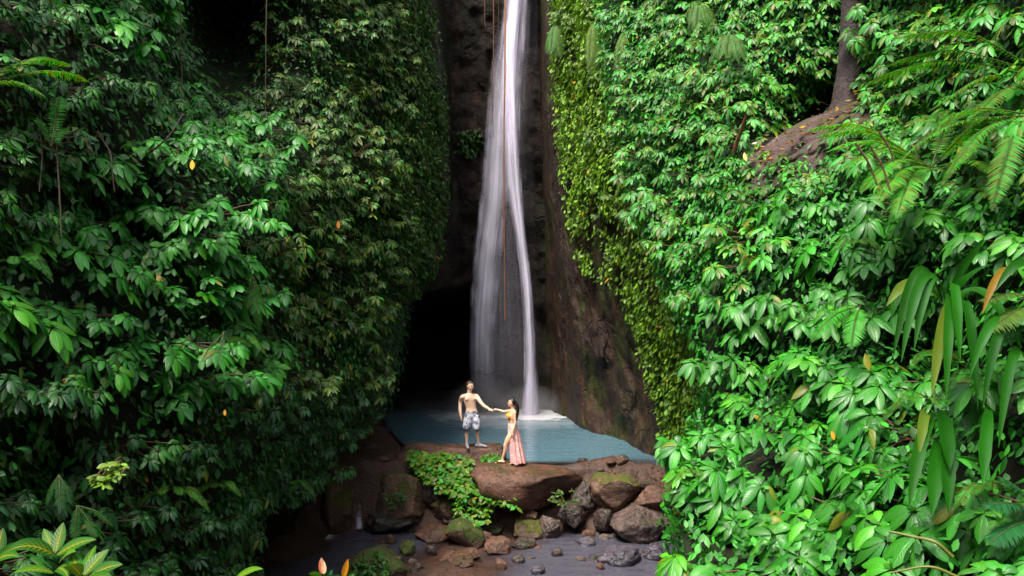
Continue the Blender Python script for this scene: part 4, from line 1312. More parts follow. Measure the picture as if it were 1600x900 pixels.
def plant_shrubs(protos, pts, normals, scales, name, labels, cat, r=rng):
    """labels: function(point px, py) -> (label, group)"""
    for p, n, s in zip(pts, normals, scales):
        f, b = protos[r.integers(len(protos))]
        hn = unit(np.array([n[0], n[1], 0]) + 1e-6)
        tc = unit(np.array([-p[0], -p[1], 0]))
        hn = unit(hn + 0.7 * tc)
        rz = math.atan2(hn[1], hn[0]) - math.pi / 2 + r.normal(0, 0.25)
        x, y = proj(p)
        lab, grp = labels(float(x), float(y))
        e = empty(name, p, lab, cat, grp, rz)
        e.scale = (s, s, s * r.uniform(0.9, 1.1))
        e.rotation_euler = (r.normal(0, 0.14), r.normal(0, 0.14), rz)
        link("foliage", f, None, e)
        link("branches", b, None, e)


def protos(k0, n, *a, mat=None, **k):
    out = []
    for i in range(n):
        f, b = shrub_meshes(k0 + i, *a, **k)
        f.materials.append(mat or M_LEAF); b.materials.append(M_STEM)
        out.append((f, b))
    return out


LEDGE = [(1165, 262), (1178, 225), (1215, 196), (1262, 178), (1288, 140), (1312, 110), (1316, -90), (1362, -90), (1356, 150), (1372, 200), (1300, 222), (1262, 232), (1225, 262)]
LEDGE_WIDE = [(1150, 262), (1150, 225), (1195, 185), (1252, 162), (1292, 120), (1308, 60), (1308, -90), (1364, -90), (1362, 150), (1372, 200), (1330, 228), (1270, 240), (1180, 256)]
FULL = [[(-200, -140), (1800, -140), (1800, 1000), (-200, 1000)]]

# ---- right-hand near wall
PR_BIG = protos(100, 14, 11, 0.64, 0.23, [GREEN * 1.25, BRIGHT * 0.85, BRIGHT])
PR_MID = protos(120, 12, 16, 0.62, 0.155, [GREEN * 1.5, BRIGHT * 1.2, LIME * 0.8], tall=0.24)
u, v, p, px, py = sample(NEAR, 1.15, 5.6, -110, 960, 14, FULL, [LEDGE_WIDE, [(1400, 410), (1640, 430), (1640, 800), (1520, 820), (1440, 640)]])
ok_ = px > np.interp(py, list(edge), [edge[q][0] for q in edge]) + np.interp(py, [300, 600, 760, 900], [20, 38, 34, 34])
u, v, p, px, py = u[ok_], v[ok_], p[ok_], px[ok_], py[ok_]
k = thin_out(p, np.where(py < 330, 0.54, 0.58))
k = k[np.argsort(py[k])]
nr_ = NEAR.normal(u[k], v[k])
sc = np.where(py[k] < 330, 1.0, 1.0) * rng.uniform(0.8, 1.2, len(k))
RLAB = [(lambda x, y: y < 300 and x < 1320, "glossy green shrub of drooping leaf whorls on the right cliff, left of the bare trunk", "leafy shrubs left of the trunk"),
        (lambda x, y: y < 300, "glossy green shrub on the right cliff among the ferns, right of the bare trunk", "leafy shrubs right of the trunk"),
        (lambda x, y: x > 1420, "dark glossy shrub round the long strap-leaved plants at the right edge", "shrubs round the strap-leaved plants"),
        (lambda x, y: y < 560, "bright broad-leaved shrub in drooping whorls on the right slope, below the earth ledge", "broad-leaved shrubs below the ledge"),
        (lambda x, y: True, "large broad-leaved shrub in hanging whorls low on the right slope beside the stream", "broad-leaved shrubs beside the stream")]


def rlab(x, y):
    for f, a, b in RLAB:
        if f(x, y): return a, b


up_ = (py[k] < 300) | ((py[k] < 470) & (px[k] < 1200))
pk = p[k] + nr_ * 0.05
plant_shrubs(PR_MID, pk[up_], nr_[up_], sc[up_], "leafy_shrub", rlab, "shrub")
plant_shrubs(PR_BIG, pk[~up_], nr_[~up_], sc[~up_], "broad_leaved_shrub", rlab, "shrub")
carpet("undergrowth", "mass of small mixed leaves filling the right slope between the big-leaved shrubs", "undergrowth", NEAR, (0.5, 6, -140, 1070), 420, FULL, 0.10,
       [GREEN * 1.2, GREEN * 0.8, BRIGHT * 1.1], M_CREEP, [LEDGE], lambda p, x, y: np.clip(0.72 + 0.9 * vnoise(p, 1.1, 71, 3), 0.15, 1), (-0.25, 0.22), more=NEAR_ON)

# ---- far right rock: creeping carpet of small leaves
EDGE_G = [(862, -140), (868, 60), (873, 150), (880, 250), (888, 320), (900, 395), (925, 430), (965, 450), (992, 500), (1008, 545), (1022, 600), (1036, 650), (1050, 700), (1062, 740), (1180, 740), (1180, -140)]


def edge_g(p, x, y):
    return np.clip(0.82 + 1.5 * vnoise(p * np.array([1, 1, 0.55]), 1.5, 81, 3), 0.06, 1) * np.where((y > 300) & (x < 985), np.clip(0.35 + 2.2 * vnoise(p, 1.6, 83, 3), 0.0, 1), 1.0)


carpet("creeper", "yellow-green creeper of small leaves covering the right rock wall beside the waterfall", "creeper", FAR, (1.6, 5, -140, 760), 330, [EDGE_G], 0.135,
       [LIME * 1.35, OLIVE * 1.6, LIME * 1.6], M_CREEP, (), edge_g, (-0.02, 0.26), 0.8, 0.62)
PR_FAR = protos(140, 6, 13, 0.55, 0.13, [OLIVE * 1.2, LIME * 0.8, GREEN])
u, v, p, px, py = sample(FAR, 1.7, 4.6, -100, 420, 5, [[(872, -140), (880, 60), (895, 200), (905, 290), (960, 400), (1000, 420), (1100, 420), (1100, -140)]])
k = thin_out(p, 0.75)
k = k[(px[k] > 925) | (py[k] < 60)][:34]
nr_ = FAR.normal(u[k], v[k])
plant_shrubs(PR_FAR, p[k] + nr_ * 0.08, nr_, rng.uniform(0.7, 1.1, len(k)), "creeping_shrub",
             lambda x, y: ("yellow-green leafy shrub rooted in the creeper at the right rim of the fall's cleft", "shrubs on the rim right of the fall"), "shrub")

# ---- left wall
PR_LE = protos(160, 14, 10, 0.60, 0.20, [GREEN * 1.2, GREEN * 1.6, BRIGHT], W=0.48)
PR_LC = protos(180, 10, 16, 0.60, 0.15, [OLIVE, GREEN, OLIVE * 1.25], W=0.42, tall=0.24)
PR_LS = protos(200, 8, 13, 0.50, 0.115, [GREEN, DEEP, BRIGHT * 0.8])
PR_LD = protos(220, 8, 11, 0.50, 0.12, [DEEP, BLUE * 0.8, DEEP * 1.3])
u, v, p, px, py = sample(LEFT, 0.6, 6.9, -100, 930, 14, [[(-120, -130), (600, -130), (618, 120), (626, 300), (612, 430), (590, 520), (592, 590), (565, 650), (520, 720), (470, 770), (380, 800), (384, 960), (-120, 960)]],
                         [[(245, -140), (445, -140), (425, 60), (408, 160), (350, 190), (285, 130)]],
                         lambda p, x, y: np.clip(0.85 + 0.9 * vnoise(p, 0.8, 91, 2), 0.05, 1))
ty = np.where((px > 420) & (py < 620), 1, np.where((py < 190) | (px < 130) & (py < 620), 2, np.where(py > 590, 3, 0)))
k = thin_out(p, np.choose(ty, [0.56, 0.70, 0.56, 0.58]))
nr_ = LEFT.normal(u[k], v[k])
LLAB = {0: ("glossy broad-leaved shrub in drooping whorls midway up the left cliff", "glossy shrubs midway up the left cliff"),
        1: ("olive-green shrub in hanging tiers on the buttress left of the waterfall", "olive shrubs on the left buttress"),
        2: ("small-leaved green shrub at the upper left corner of the gorge", "small-leaved shrubs at the upper left"),
        3: ("dark small-leaved shrub low on the left cliff above the stream", "dark shrubs low on the left cliff")}
LN = {0: PR_LE, 1: PR_LC, 2: PR_LS, 3: PR_LD}
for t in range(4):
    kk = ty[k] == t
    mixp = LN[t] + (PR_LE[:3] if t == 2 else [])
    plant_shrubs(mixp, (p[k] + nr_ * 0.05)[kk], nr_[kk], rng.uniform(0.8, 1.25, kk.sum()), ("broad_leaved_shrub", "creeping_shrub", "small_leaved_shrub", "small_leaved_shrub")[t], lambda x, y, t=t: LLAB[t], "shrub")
LEFT_IN = [[(-140, -140), (692, -140), (694, 40), (694, 300), (684, 405), (655, 440), (634, 470), (622, 560), (598, 640), (532, 705), (488, 760), (394, 805), (384, 960), (-140, 960)]]
DARKHOLE = [(262, -140), (436, -140), (420, 40), (398, 150), (345, 165), (295, 100)]
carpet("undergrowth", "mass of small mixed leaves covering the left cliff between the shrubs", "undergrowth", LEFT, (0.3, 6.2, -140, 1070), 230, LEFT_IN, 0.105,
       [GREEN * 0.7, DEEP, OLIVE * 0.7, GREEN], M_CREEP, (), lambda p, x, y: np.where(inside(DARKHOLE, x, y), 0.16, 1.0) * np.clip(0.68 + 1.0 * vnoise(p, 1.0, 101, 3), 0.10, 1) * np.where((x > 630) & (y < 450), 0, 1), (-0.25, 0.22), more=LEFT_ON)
carpet("creeper", "dim creeper of small leaves on the rim of rock left of the waterfall", "creeper", LEFT, (5.3, 7.05, -140, 480), 330, [[(585, -140), (694, -140), (697, 40), (698, 300), (690, 405), (655, 455), (630, 470), (590, 440), (605, 300)]], 0.125,
       [OLIVE * 0.8, GREEN * 0.8, OLIVE], M_CREEP, (), lambda p, x, y: np.clip(0.7 + 1.0 * vnoise(p, 1.2, 103, 3), 0.1, 1), (-0.05, 0.18), 0.8, 0.6)
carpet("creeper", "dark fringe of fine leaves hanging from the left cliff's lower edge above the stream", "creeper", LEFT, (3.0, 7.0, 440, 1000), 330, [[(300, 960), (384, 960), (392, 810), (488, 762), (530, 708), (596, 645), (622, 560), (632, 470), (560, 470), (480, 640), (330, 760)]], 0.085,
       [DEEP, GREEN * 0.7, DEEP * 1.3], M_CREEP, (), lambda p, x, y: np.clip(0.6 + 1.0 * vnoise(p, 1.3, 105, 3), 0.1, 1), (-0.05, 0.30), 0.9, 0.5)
carpet("creeper", "small patch of leaves on the dark rock just left of the waterfall", "creeper", BACK, (0.5, 4, 120, 300), 150, [[(716, 205), (750, 200), (757, 238), (735, 246), (716, 238)]], 0.15,
       [OLIVE * 0.8, GREEN * 0.7], M_CREEP, (), None, (0.0, 0.15), 0.7, 0.6)


# ---- ferns
def frond_mesh(pts, length_leaf, n, pal, r, width_pow=0.8, droop=0.25, lw=0.17, two_row=True, thick=0.008):
    path = smooth_path(pts, 40)
    a = Acc()
    a.tube(path, np.linspace(thick, thick * 0.25, len(path)), 5, C=(0.06, 0.09, 0.02))
    tg = unit(np.gradient(path, axis=0))
    n = int(n * 1.7); lw = lw * 0.68
    t = np.linspace(0.10, 0.99, n)
    q = np.stack([np.interp(t, np.linspace(0, 1, 40), path[:, j]) for j in range(3)], -1)
    g = unit(np.stack([np.interp(t, np.linspace(0, 1, 40), tg[:, j]) for j in range(3)], -1))
    sd = unit(np.cross(g, UP + 0.01))
    nn = unit(np.cross(sd, g))
    ln = length_leaf * np.maximum(np.sin(np.pi * np.clip(t * 0.93 + 0.07, 0, 1)) ** width_pow, 0.12)
    for s_ in (1, -1):
        d = unit(sd * s_ + g * 0.45 + 0.06 * r.normal(size=g.shape))
        a.leaves(q, d, nn, ln * r.uniform(0.9, 1.08, n), np.maximum(ln * lw, length_leaf * 0.035), droop, 0.1, 5, leaf_cols(n, pal, 0, 0.2, r), prof="lance")
    return a


def fern(name, label, base, tips, leaf, n, pal, seed, rise=0.35, group=None, cat="fern", droop=0.25, lw=0.17, thick=0.008):
    """base: (px, py, d); tips: list of (px, py, d)"""
    r = np.random.default_rng(seed)
    b0 = P(*base)
    e = empty(name, b0, label, cat, group)
    for tp in tips:
        t = P(*tp)
        L_ = np.linalg.norm(t - b0)
        mid = b0 * 0.5 + t * 0.5 + UP * rise * L_ * r.uniform(0.8, 1.2)
        q3 = b0 * 0.2 + t * 0.8 + UP * rise * L_ * 0.62
        a = frond_mesh(np.array([b0, mid, q3, t]) - b0, leaf, n, pal, r, droop=droop, lw=lw, thick=thick)
        link("frond", a.mesh("frond"), M_FERN, e)
    return e


FG = [BRIGHT * 1.1, GREEN * 1.2]; FL = [LIME * 1.15, BRIGHT * 1.3]
fern("fern", "large arching fern with long pale fronds reaching over the earth ledge", (1455, 262, 8.6), [(1255, 205, 8.9), (1290, 238, 8.3), (1345, 300, 8.0), (1400, 340, 7.8), (1560, 190, 8.0), (1590, 290, 7.6), (1500, 175, 9.0), (1270, 215, 8.6), (1310, 268, 8.1), (1370, 318, 7.9)], 0.18, 44, FL, 300, 0.16)
fern("fern", "feathery fern spray from the right edge arching left above the ledge", (1640, 120, 8.4), [(1340, 140, 9.6), (1380, 105, 9.2), (1450, 175, 8.6), (1400, 60, 9.0), (1500, 215, 8.0)], 0.18, 44, [LIME * 0.8, BRIGHT], 301, 0.14)
fern("fern", "drooping green fern below the feathery spray at the right edge", (1620, 180, 7.8), [(1430, 225, 8.2), (1395, 262, 8.0), (1470, 290, 7.6), (1550, 330, 7.2)], 0.165, 40, [LIME * 0.9, BRIGHT * 1.3], 302, 0.18)
fern("fern", "small silvery fern among the broad leaves on the right slope", (1345, 478, 8.6), [(1268, 535, 8.3), (1290, 500, 8.6), (1330, 545, 8.2)], 0.14, 26, [BRIGHT * 1.2], 303, 0.15)
fern("fern", "grey-green comb-like fern at the right edge above the strap leaves", (1640, 470, 6.2), [(1530, 470, 6.2), (1545, 520, 6.0)], 0.17, 30, [OLIVE * 1.1], 304, 0.1)
fern("fern", "bluish palm-like fern at the right edge near the bottom", (1640, 815, 5.6), [(1535, 790, 5.6), (1545, 850, 5.5), (1560, 745, 5.7)], 0.16, 26, [BLUE * 1.1], 305, 0.12)
fern("fern", "light green fern arching over the upper left corner", (-20, 128, 7.9), [(140, 128, 8.6), (110, 104, 8.8), (60, 100, 8.4), (70, 150, 8.0)], 0.17, 36, FL, 306, 0.14)
fern("fern", "thin upright fern in the upper left corner below the arching one", (80, 230, 8.2), [(100, 200, 8.6), (95, 150, 8.7), (60, 185, 8.2)], 0.12, 26, FG, 307, 0.1)
fern("fern", "small dark fern hanging low on the left cliff", (92, 742, 7.2), [(72, 790, 7.1), (95, 800, 7.0), (112, 788, 7.1)], 0.06, 18, [DEEP * 1.6, BLUE], 308, 0.12)
fern("fern", "dark green fern low on the left cliff right of the small one", (120, 790, 7.4), [(150, 845, 7.2), (118, 850, 7.2), (175, 822, 7.4)], 0.065, 18, [DEEP * 1.7, GREEN], 309, 0.14)
fern("fern", "dark pinnate fern in the middle of the left cliff", (350, 520, 9.6), [(310, 575, 9.4), (340, 580, 9.4), (368, 570, 9.6)], 0.075, 18, [GREEN, DEEP * 1.5], 310, 0.12)
fern("fern", "fern with fine leaflets beside the small dark recess of the left cliff", (395, 430, 11.2), [(420, 510, 11.2), (405, 520, 11.0), (380, 505, 11.0)], 0.10, 20, [BRIGHT * 0.8], 311, 0.14)
r9 = np.random.default_rng(909)
for sname, surf, ur, pr, cnt, grp, lab in (("right", NEAR, (1.4, 5.2), (-60, 880), 18, "small ferns scattered over the right slope", "small fern growing between the leafy shrubs of the right slope"),
                                      ("left", LEFT, (0.8, 5.8), (-60, 860), 20, "small ferns scattered over the left cliff", "small fern growing between the shrubs of the left cliff")):
    for k_ in range(cnt):
        u_, v_ = r9.uniform(*ur), r9.uniform(*pr)
        q_ = surf.at(np.array([u_]), np.array([v_]))[0]; n_ = surf.normal(np.array([u_]), np.array([v_]))[0]
        q_ = q_ + n_ * 0.25
        x_, y_ = (float(t_) for t_ in proj(q_)); d_ = q_[1]
        if inside(LEDGE_WIDE, np.array([x_]), np.array([y_]))[0]: continue
        sz = r9.uniform(0.28, 0.5) * FPX / d_
        tp_ = [(x_ + sz * math.sin(a_), y_ + sz * (0.55 - 0.45 * math.cos(a_ * 1.2)), d_ - r9.uniform(0.1, 0.45)) for a_ in np.linspace(-1.3, 1.3, r9.integers(4, 7))]
        fern("fern", lab, (x_, y_, d_), tp_, 0.075, 18, [BRIGHT * 1.1, LIME * 0.8] if k_ % 2 else [GREEN, BRIGHT], 700 + k_, 0.2, grp, lw=0.16, thick=0.005)
r_ = np.random.default_rng(5)
for k_, (x, y, d, w_, h_, lab) in enumerate([(1092, 8, 15.0, 34, 40, "soft plume of fine fern at the top of the right cliff"), (1140, 55, 14.2, 36, 45, "rounded pale fern plume on the right cliff below the top one"),
                                             (928, 35, 21.5, 14, 75, "long yellowish fern plume hanging from the right rim of the cleft"), (975, 52, 19.0, 14, 70, "narrow pale fern plume hanging beside the yellowish one"),
                                             (1000, 185, 17.6, 26, 48, "tufted fern plume hanging midway on the right rim"), (870, 35, 26.0, 18, 50, "bluish-green plume at the very edge of the cleft")]):
    tips = [(x + w_ * r_.uniform(-1, 1), y + h_ * r_.uniform(0.7, 1.25), d - r_.uniform(0.1, 0.6)) for q in range(9)]
    fern("fern_plume", lab, (x, y, d), tips, 0.14 * d / 15, 30, [LIME * 1.2, OLIVE * 1.9] if k_ in (2, 3, 4) else [LIME * 0.9 + 0.03, BRIGHT * 0.9 + 0.03], 320 + k_, 0.25, "hanging fern plumes on the right cliff", lw=0.10, droop=0.6)


# ---- plants whose leaves can be followed one by one
def leaf_between(a, b, t, width, n, bow=0.12, fold=0.2, K=12, col=GREEN, prof="strap", sag=0.0):
    """one long leaf from b to t, bowed upwards"""
    b, t = np.asarray(b, float), np.asarray(t, float)
    L_ = np.linalg.norm(t - b)
    x = np.linspace(0, 1, K)[:, None]
    c = b + (t - b) * x + UP * (4 * bow * L_ * x * (1 - x)) - UP * sag * L_ * x ** 2 * 0
    tg = unit(np.gradient(c, axis=0))
    sd = unit(np.cross(tg, np.broadcast_to(n, tg.shape)))
    nn = np.cross(sd, tg)
    xx = x[:, 0]
    w_ = (np.minimum(1, 0.6 + 1.2 * xx) * np.clip((1 - xx) * 3.6, 0.01, 1) ** 0.65 if prof == "strap" else np.maximum(np.sin(np.pi * xx ** 0.8) ** 0.8, 0.02)) * width / 2
    V = np.stack([c - sd * w_[:, None] + nn * fold * w_[:, None], c - sd * w_[:, None] * 0.5 + nn * fold * 0.4 * w_[:, None], c, c + sd * w_[:, None] * 0.5 + nn * fold * 0.4 * w_[:, None], c + sd * w_[:, None] + nn * fold * w_[:, None]], 1).reshape(-1, 3)
    idx = np.arange(K * 5).reshape(K, 5)
    F = np.stack([idx[:-1, :-1], idx[:-1, 1:], idx[1:, 1:], idx[1:, :-1]], -1).reshape(-1, 4)
    U = np.stack([np.tile([0, 0.25, 0.5, 0.75, 1.0], K), np.repeat(xx, 5)], -1)
    a.add(V, F, U, col)


M_STRAP = leaf_mat("strap_leaf", 0.34, 0.0, 0.18, spec=0.28, relief=0.0)
STRAP = np.array([0.009, 0.080, 0.003])


def leaf_plant(name, label, cat, base, leaves, mat, part="leaf", n=(0.1, -0.75, 0.65), prof="strap", fold=0.2):
    """every leaf is a part; leaves: (px0, py0, px1, py1, d0, d1, width, bow, colour)"""
    b0 = P(*base)
    e = empty(name, b0, label, cat)
    for (x0, y0, x1, y1, d0, d1, wd, bow, c) in leaves:
        a = Acc()
        leaf_between(a, P(x0, y0, d0) - b0, P(x1, y1, d1) - b0, wd, np.array(n), bow, fold, col=np.asarray(c), prof=prof)
        link(part, a.mesh(part), mat, e)
    return e


s1, s2, s3 = STRAP, STRAP * 1.3, np.array([0.085, 0.15, 0.015])
leaf_plant("strap_leaved_plant", "big plant of long arching strap leaves hanging on the right slope", "plant", (1475, 470, 7.0),
           [(1470, 470, 1395, 560, 7.0, 6.5, 0.086, 0.50, s1), (1472, 472, 1408, 566, 6.9, 6.3, 0.083, 0.43, s2), (1476, 468, 1428, 548, 6.9, 6.4, 0.083, 0.45, s2), (1484, 462, 1500, 565, 6.9, 6.3, 0.086, 0.38, s2),
            (1488, 470, 1478, 628, 6.9, 6.2, 0.083, 0.28, s2), (1500, 478, 1528, 640, 6.8, 6.2, 0.083, 0.33, s1), (1468, 466, 1385, 478, 7.0, 6.7, 0.091, 0.25, s3), (1490, 455, 1545, 415, 6.9, 6.6, 0.083, 0.07, s1),
            (1495, 470, 1580, 520, 6.8, 6.4, 0.108, 0.38, s1), (1482, 474, 1456, 618, 6.8, 6.3, 0.083, 0.12, s3), (1486, 450, 1538, 372, 7.0, 6.8, 0.058, 0.04, s1)], M_STRAP)
leaf_plant("strap_leaved_plant", "lower plant of broad strap leaves pointing straight down on the right slope", "plant", (1470, 635, 6.7),
           [(1470, 640, 1484, 735, 6.6, 6.1, 0.124, 0.12, s1), (1460, 655, 1420, 795, 6.6, 6.0, 0.099, 0.20, s1), (1468, 690, 1456, 805, 6.5, 6.0, 0.124, 0.12, s2), (1480, 660, 1482, 802, 6.5, 6.0, 0.108, 0.12, s1),
            (1450, 650, 1436, 712, 6.6, 6.2, 0.083, 0.25, s3)], M_STRAP)
leaf_plant("strap_leaved_plant", "dark strap-leaved plant at the right edge with one leaf hanging down", "plant", (1590, 540, 6.2),
           [(1590, 540, 1535, 640, 6.2, 5.8, 0.074, 0.45, s1), (1595, 545, 1515, 590, 6.2, 5.9, 0.074, 0.47, s2), (1600, 560, 1560, 700, 6.2, 5.7, 0.074, 0.33, s1), (1545, 640, 1535, 755, 6.0, 5.6, 0.091, 0.10, s2),
            (1585, 425, 1535, 490, 6.3, 6.1, 0.055, 0.25, (0.22, 0.13, 0.012)), (1640, 440, 1555, 455, 6.3, 6.1, 0.066, 0.31, s1)], M_STRAP)
cg, cl = np.array([0.018, 0.115, 0.008]), np.array([0.05, 0.19, 0.010])
leaf_plant("croton", "variegated plant with yellow-veined leaves in the bottom left corner", "plant", (86, 905, 4.3),
           [(85, 868, 10, 862, 4.3, 4.1, 0.115, 0.16, cg), (86, 864, 99, 816, 4.3, 4.4, 0.075, 0.0, cg), (84, 862, 68, 826, 4.3, 4.4, 0.06, 0.02, cg), (88, 868, 150, 843, 4.3, 4.3, 0.075, 0.08, cg),
            (92, 880, 118, 862, 4.3, 4.2, 0.06, 0.1, cl), (84, 895, 22, 895, 4.2, 4.0, 0.075, 0.08, cl), (88, 890, 108, 905, 4.2, 4.0, 0.06, 0.1, cg)], M_CROTON, n=(0.0, -0.6, 0.8), prof="oval", fold=0.12)
leaf_plant("croton", "variegated plant with upright yellow-ribbed leaves right of the corner one", "plant", (130, 925, 4.1),
           [(130, 900, 170, 858, 4.1, 4.2, 0.075, 0.04, cg), (128, 898, 150, 852, 4.1, 4.3, 0.05, 0.03, cg), (126, 900, 98, 886, 4.1, 3.9, 0.085, 0.12, cl), (134, 905, 192, 882, 4.1, 4.1, 0.08, 0.08, cg),
            (125, 900, 112, 864, 4.1, 4.3, 0.07, 0.0, cg), (132, 912, 176, 905, 4.0, 3.9, 0.07, 0.1, cg)], M_CROTON, n=(0.0, -0.6, 0.8), prof="oval", fold=0.12)
leaf_plant("croton", "dark striped plant cut off by the left edge at the bottom", "plant", (-15, 905, 4.6),
           [(-10, 890, 22, 848, 4.6, 4.6, 0.10, 0.02, cg * 0.7), (-12, 880, 30, 870, 4.6, 4.5, 0.08, 0.1, cg), (-10, 875, 5, 825, 4.6, 4.7, 0.10, 0.0, cg * 0.7)], M_CROTON, n=(0.0, -0.6, 0.8), prof="oval", fold=0.12)
leaf_plant("croton", "single yellow-green striped leaf poking up at the bottom edge", "plant", (362, 915, 4.4), [(362, 912, 411, 889, 4.4, 4.3, 0.05, 0.10, cl), (360, 915, 340, 902, 4.4, 4.3, 0.05, 0.1, cg)], M_CROTON, n=(0.0, -0.6, 0.8), prof="oval", fold=0.12)
M_BUD = leaf_mat("bud_petal", 0.4, 0.1, 0.3)
leaf_plant("flower_bud", "pink and cream bud with green leaves at the bottom edge", "flower", (504, 915, 4.4),
           [(505, 896, 502, 871, 4.4, 4.4, 0.040, 0.0, (0.85, 0.45, 0.33)), (506, 897, 506, 876, 4.38, 4.38, 0.03, 0.0, (0.80, 0.62, 0.42)), (503, 897, 499, 876, 4.39, 4.39, 0.022, 0.0, (0.70, 0.20, 0.12)),
            (505, 912, 507, 893, 4.4, 4.4, 0.012, 0.0, (0.20, 0.12, 0.03)), (503, 905, 482, 897, 4.4, 4.3, 0.04, 0.1, cl), (506, 908, 520, 890, 4.4, 4.4, 0.035, 0.05, BLUE * 1.4), (506, 910, 528, 902, 4.4, 4.3, 0.03, 0.1, BLUE * 1.2)], M_BUD, n=(0.1, -1, 0.2), prof="oval", fold=0.4)
leaf_plant("yellow_shoot", "mustard-yellow upright leaf beside the pink bud at the bottom edge", "plant", (537, 915, 4.4),
           [(536, 905, 544, 873, 4.4, 4.4, 0.034, 0.05, (0.42, 0.20, 0.008)), (538, 910, 555, 896, 4.4, 4.4, 0.03, 0.1, GREEN * 1.2), (535, 910, 522, 900, 4.4, 4.3, 0.03, 0.1, GREEN)], M_BUD, n=(0.1, -1, 0.2), prof="oval", fold=0.4)

# leaf stalks and dead wood on the right slope
def stick(name, label, cat, pts, r0, r1, mat, group=None):
    w_ = np.array([P(*q) for q in pts])
    pth = smooth_path(w_ - w_[0], 26)
    pth = pth + 0.012 * np.stack([vnoise(pth + k_, 3.0, 7 + k_, 2) for k_ in range(3)], -1)
    V, F = tube(pth, np.linspace(r0, r1, 26), 8)
    o = link(name, mesh_np(name, V, F), mat)
    o.location = w_[0]
    return tag(o, label, cat, group)


M_RED = plain_mat("reddish_stem", (0.20, 0.075, 0.04), 0.6, 0.5, 12.0)
M_VINE = plain_mat("orange_root", (0.42, 0.17, 0.075), 0.6, 0.4, 9.0, (1, 1, 0.2))
M_LIANA = plain_mat("dark_liana_bark", (0.040, 0.022, 0.012), 0.8, 0.5, 9.0)
M_GREENSTEM = plain_mat("green_stalk", (0.16, 0.17, 0.03), 0.5, 0.4, 9.0)
stick("broken_stem", "reddish broken stem standing up left of the earth ledge", "stem", [(1148, 236, 12.2), (1156, 208, 12.0), (1166, 180, 11.8)], 0.035, 0.022, M_RED)
stick("bent_stalk", "yellow-green bent stalk arching near the bottom right", "stem", [(1490, 868, 5.6), (1462, 846, 5.6), (1428, 838, 5.7), (1390, 830, 5.8)], 0.014, 0.008, M_GREENSTEM)
stick("bent_stalk", "pale green flat stalk at the bottom right below the arching one", "stem", [(1500, 900, 5.4), (1450, 884, 5.4), (1390, 894, 5.5)], 0.012, 0.006, M_GREENSTEM)
for k_, (x0, y0, x1, y1, d) in enumerate([(1338, 222, 1372, 290, 7.9), (1362, 228, 1392, 298, 7.8), (1375, 205, 1400, 260, 8.2)]):
    stick("fern_stalk", "thin dark stalk crossing below the arching fern fronds", "stem", [(x0, y0, d), ((x0 + x1) / 2 + 4, (y0 + y1) / 2, d), (x1, y1, d)], 0.012, 0.009, M_STEM, "dark stalks under the arching fern")
for k_, (pts, lab) in enumerate([([(279, -60, 13.2), (284, 120, 13.0), (282, 230, 12.2)], "thin brown liana hanging in the dark recess of the left cliff"),
                                 ([(86, 150, 8.6), (92, 280, 8.2), (96, 370, 8.0)], "brown hanging root on the far left of the gorge"),
                                 ([(60, 180, 8.4), (66, 240, 8.3), (62, 300, 8.1)], "short brown root hanging near the upper left fern"),
                                 ([(232, 240, 10.2), (262, 215, 10.0), (286, 178, 10.2)], "reddish slanting branch in the left cliff's glossy leaves"),
                                 ([(417, -40, 16.4), (415, 120, 15.6), (416, 220, 15.2)], "dark straight liana at the edge of the left recess"),
                                 ([(152, 205, 9.6), (172, 240, 9.4), (180, 300, 9.2)], "bare brown root among the upper left shrubs")]):
    stick("liana", lab, "liana", pts, 0.011, 0.006, M_LIANA)
for x0, x1, y1, d, r0, lab in [(788, 789, 500, 28.3, 0.034, "long orange aerial root hanging down in front of the waterfall"), (770, 771, 215, 28.6, 0.020, "dark red aerial root left of the waterfall, ending beside its widening"),
                               (757, 759, 42, 28.7, 0.014, "shortest thin aerial root left of the waterfall at the top edge"), (779, 780, 60, 28.8, 0.008, "hair-thin aerial root close to the top of the waterfall")]:
    stick("aerial_root", lab, "root", [(x0, -260, d), (x0 + 1.2, 60 if y1 > 60 else -60, d), ((x0 + x1) / 2 - 1, y1 * 0.5, d), (x1, y1, d)], r0, r0 * 0.6, M_VINE if r0 > 0.022 else M_RED)

# ---- the bare tree trunk and its root mound on the ledge
M_BARK = rock_mat("grey_bark", (0.060, 0.038, 0.037), (0.022, 0.015, 0.016), 0.10, (0.04, 0.05, 0.015), rough=0.75, grain=2.2, pits=0.4)
tb = P(1318, 205, 12.9)
pts = np.array([P(1318, 205, 12.9), P(1326, 140, 13.0), P(1332, 60, 13.1), P(1336, -60, 13.3), P(1338, -400, 13.6)]) - tb
path = smooth_path(pts, 60)
V, F = tube(path, np.interp(np.linspace(0, 1, 60), [0, 0.06, 0.16, 0.4, 1], [0.42, 0.33, 0.24, 0.205, 0.19]), 40)
V = V + 0.035 * vnoise(V * np.array([3, 3, 0.8]), 1.5, 55, 4)[:, None] * unit(V - np.repeat(path, 40, 0))
trunk_root = empty("tree", tb, "bare grey tree trunk rising from the earth ledge on the right cliff", "tree")
link("trunk", mesh_np("trunk", V, F), M_BARK, trunk_root)
a = Acc()
for k_ in range(7):
    an = R(-170 + 27 * k_)
    dv = np.array([math.cos(an), math.sin(an), 0])
    q = smooth_path([dv * 0.25 + UP * 0.25, dv * 0.5 + UP * 0.02, dv * 0.9 - UP * 0.25, dv * 1.3 - UP * 0.55], 12)
    o = Acc(); o.tube(q, np.linspace(0.10, 0.03, 12), 8)
    link("root", o.mesh("root"), M_BARK, trunk_root)
M_LEDGE = rock_mat("bare_earth", (0.105, 0.062, 0.055), (0.045, 0.028, 0.026), 0.25, (0.09, 0.085, 0.012), rough=0.8, grain=1.4)
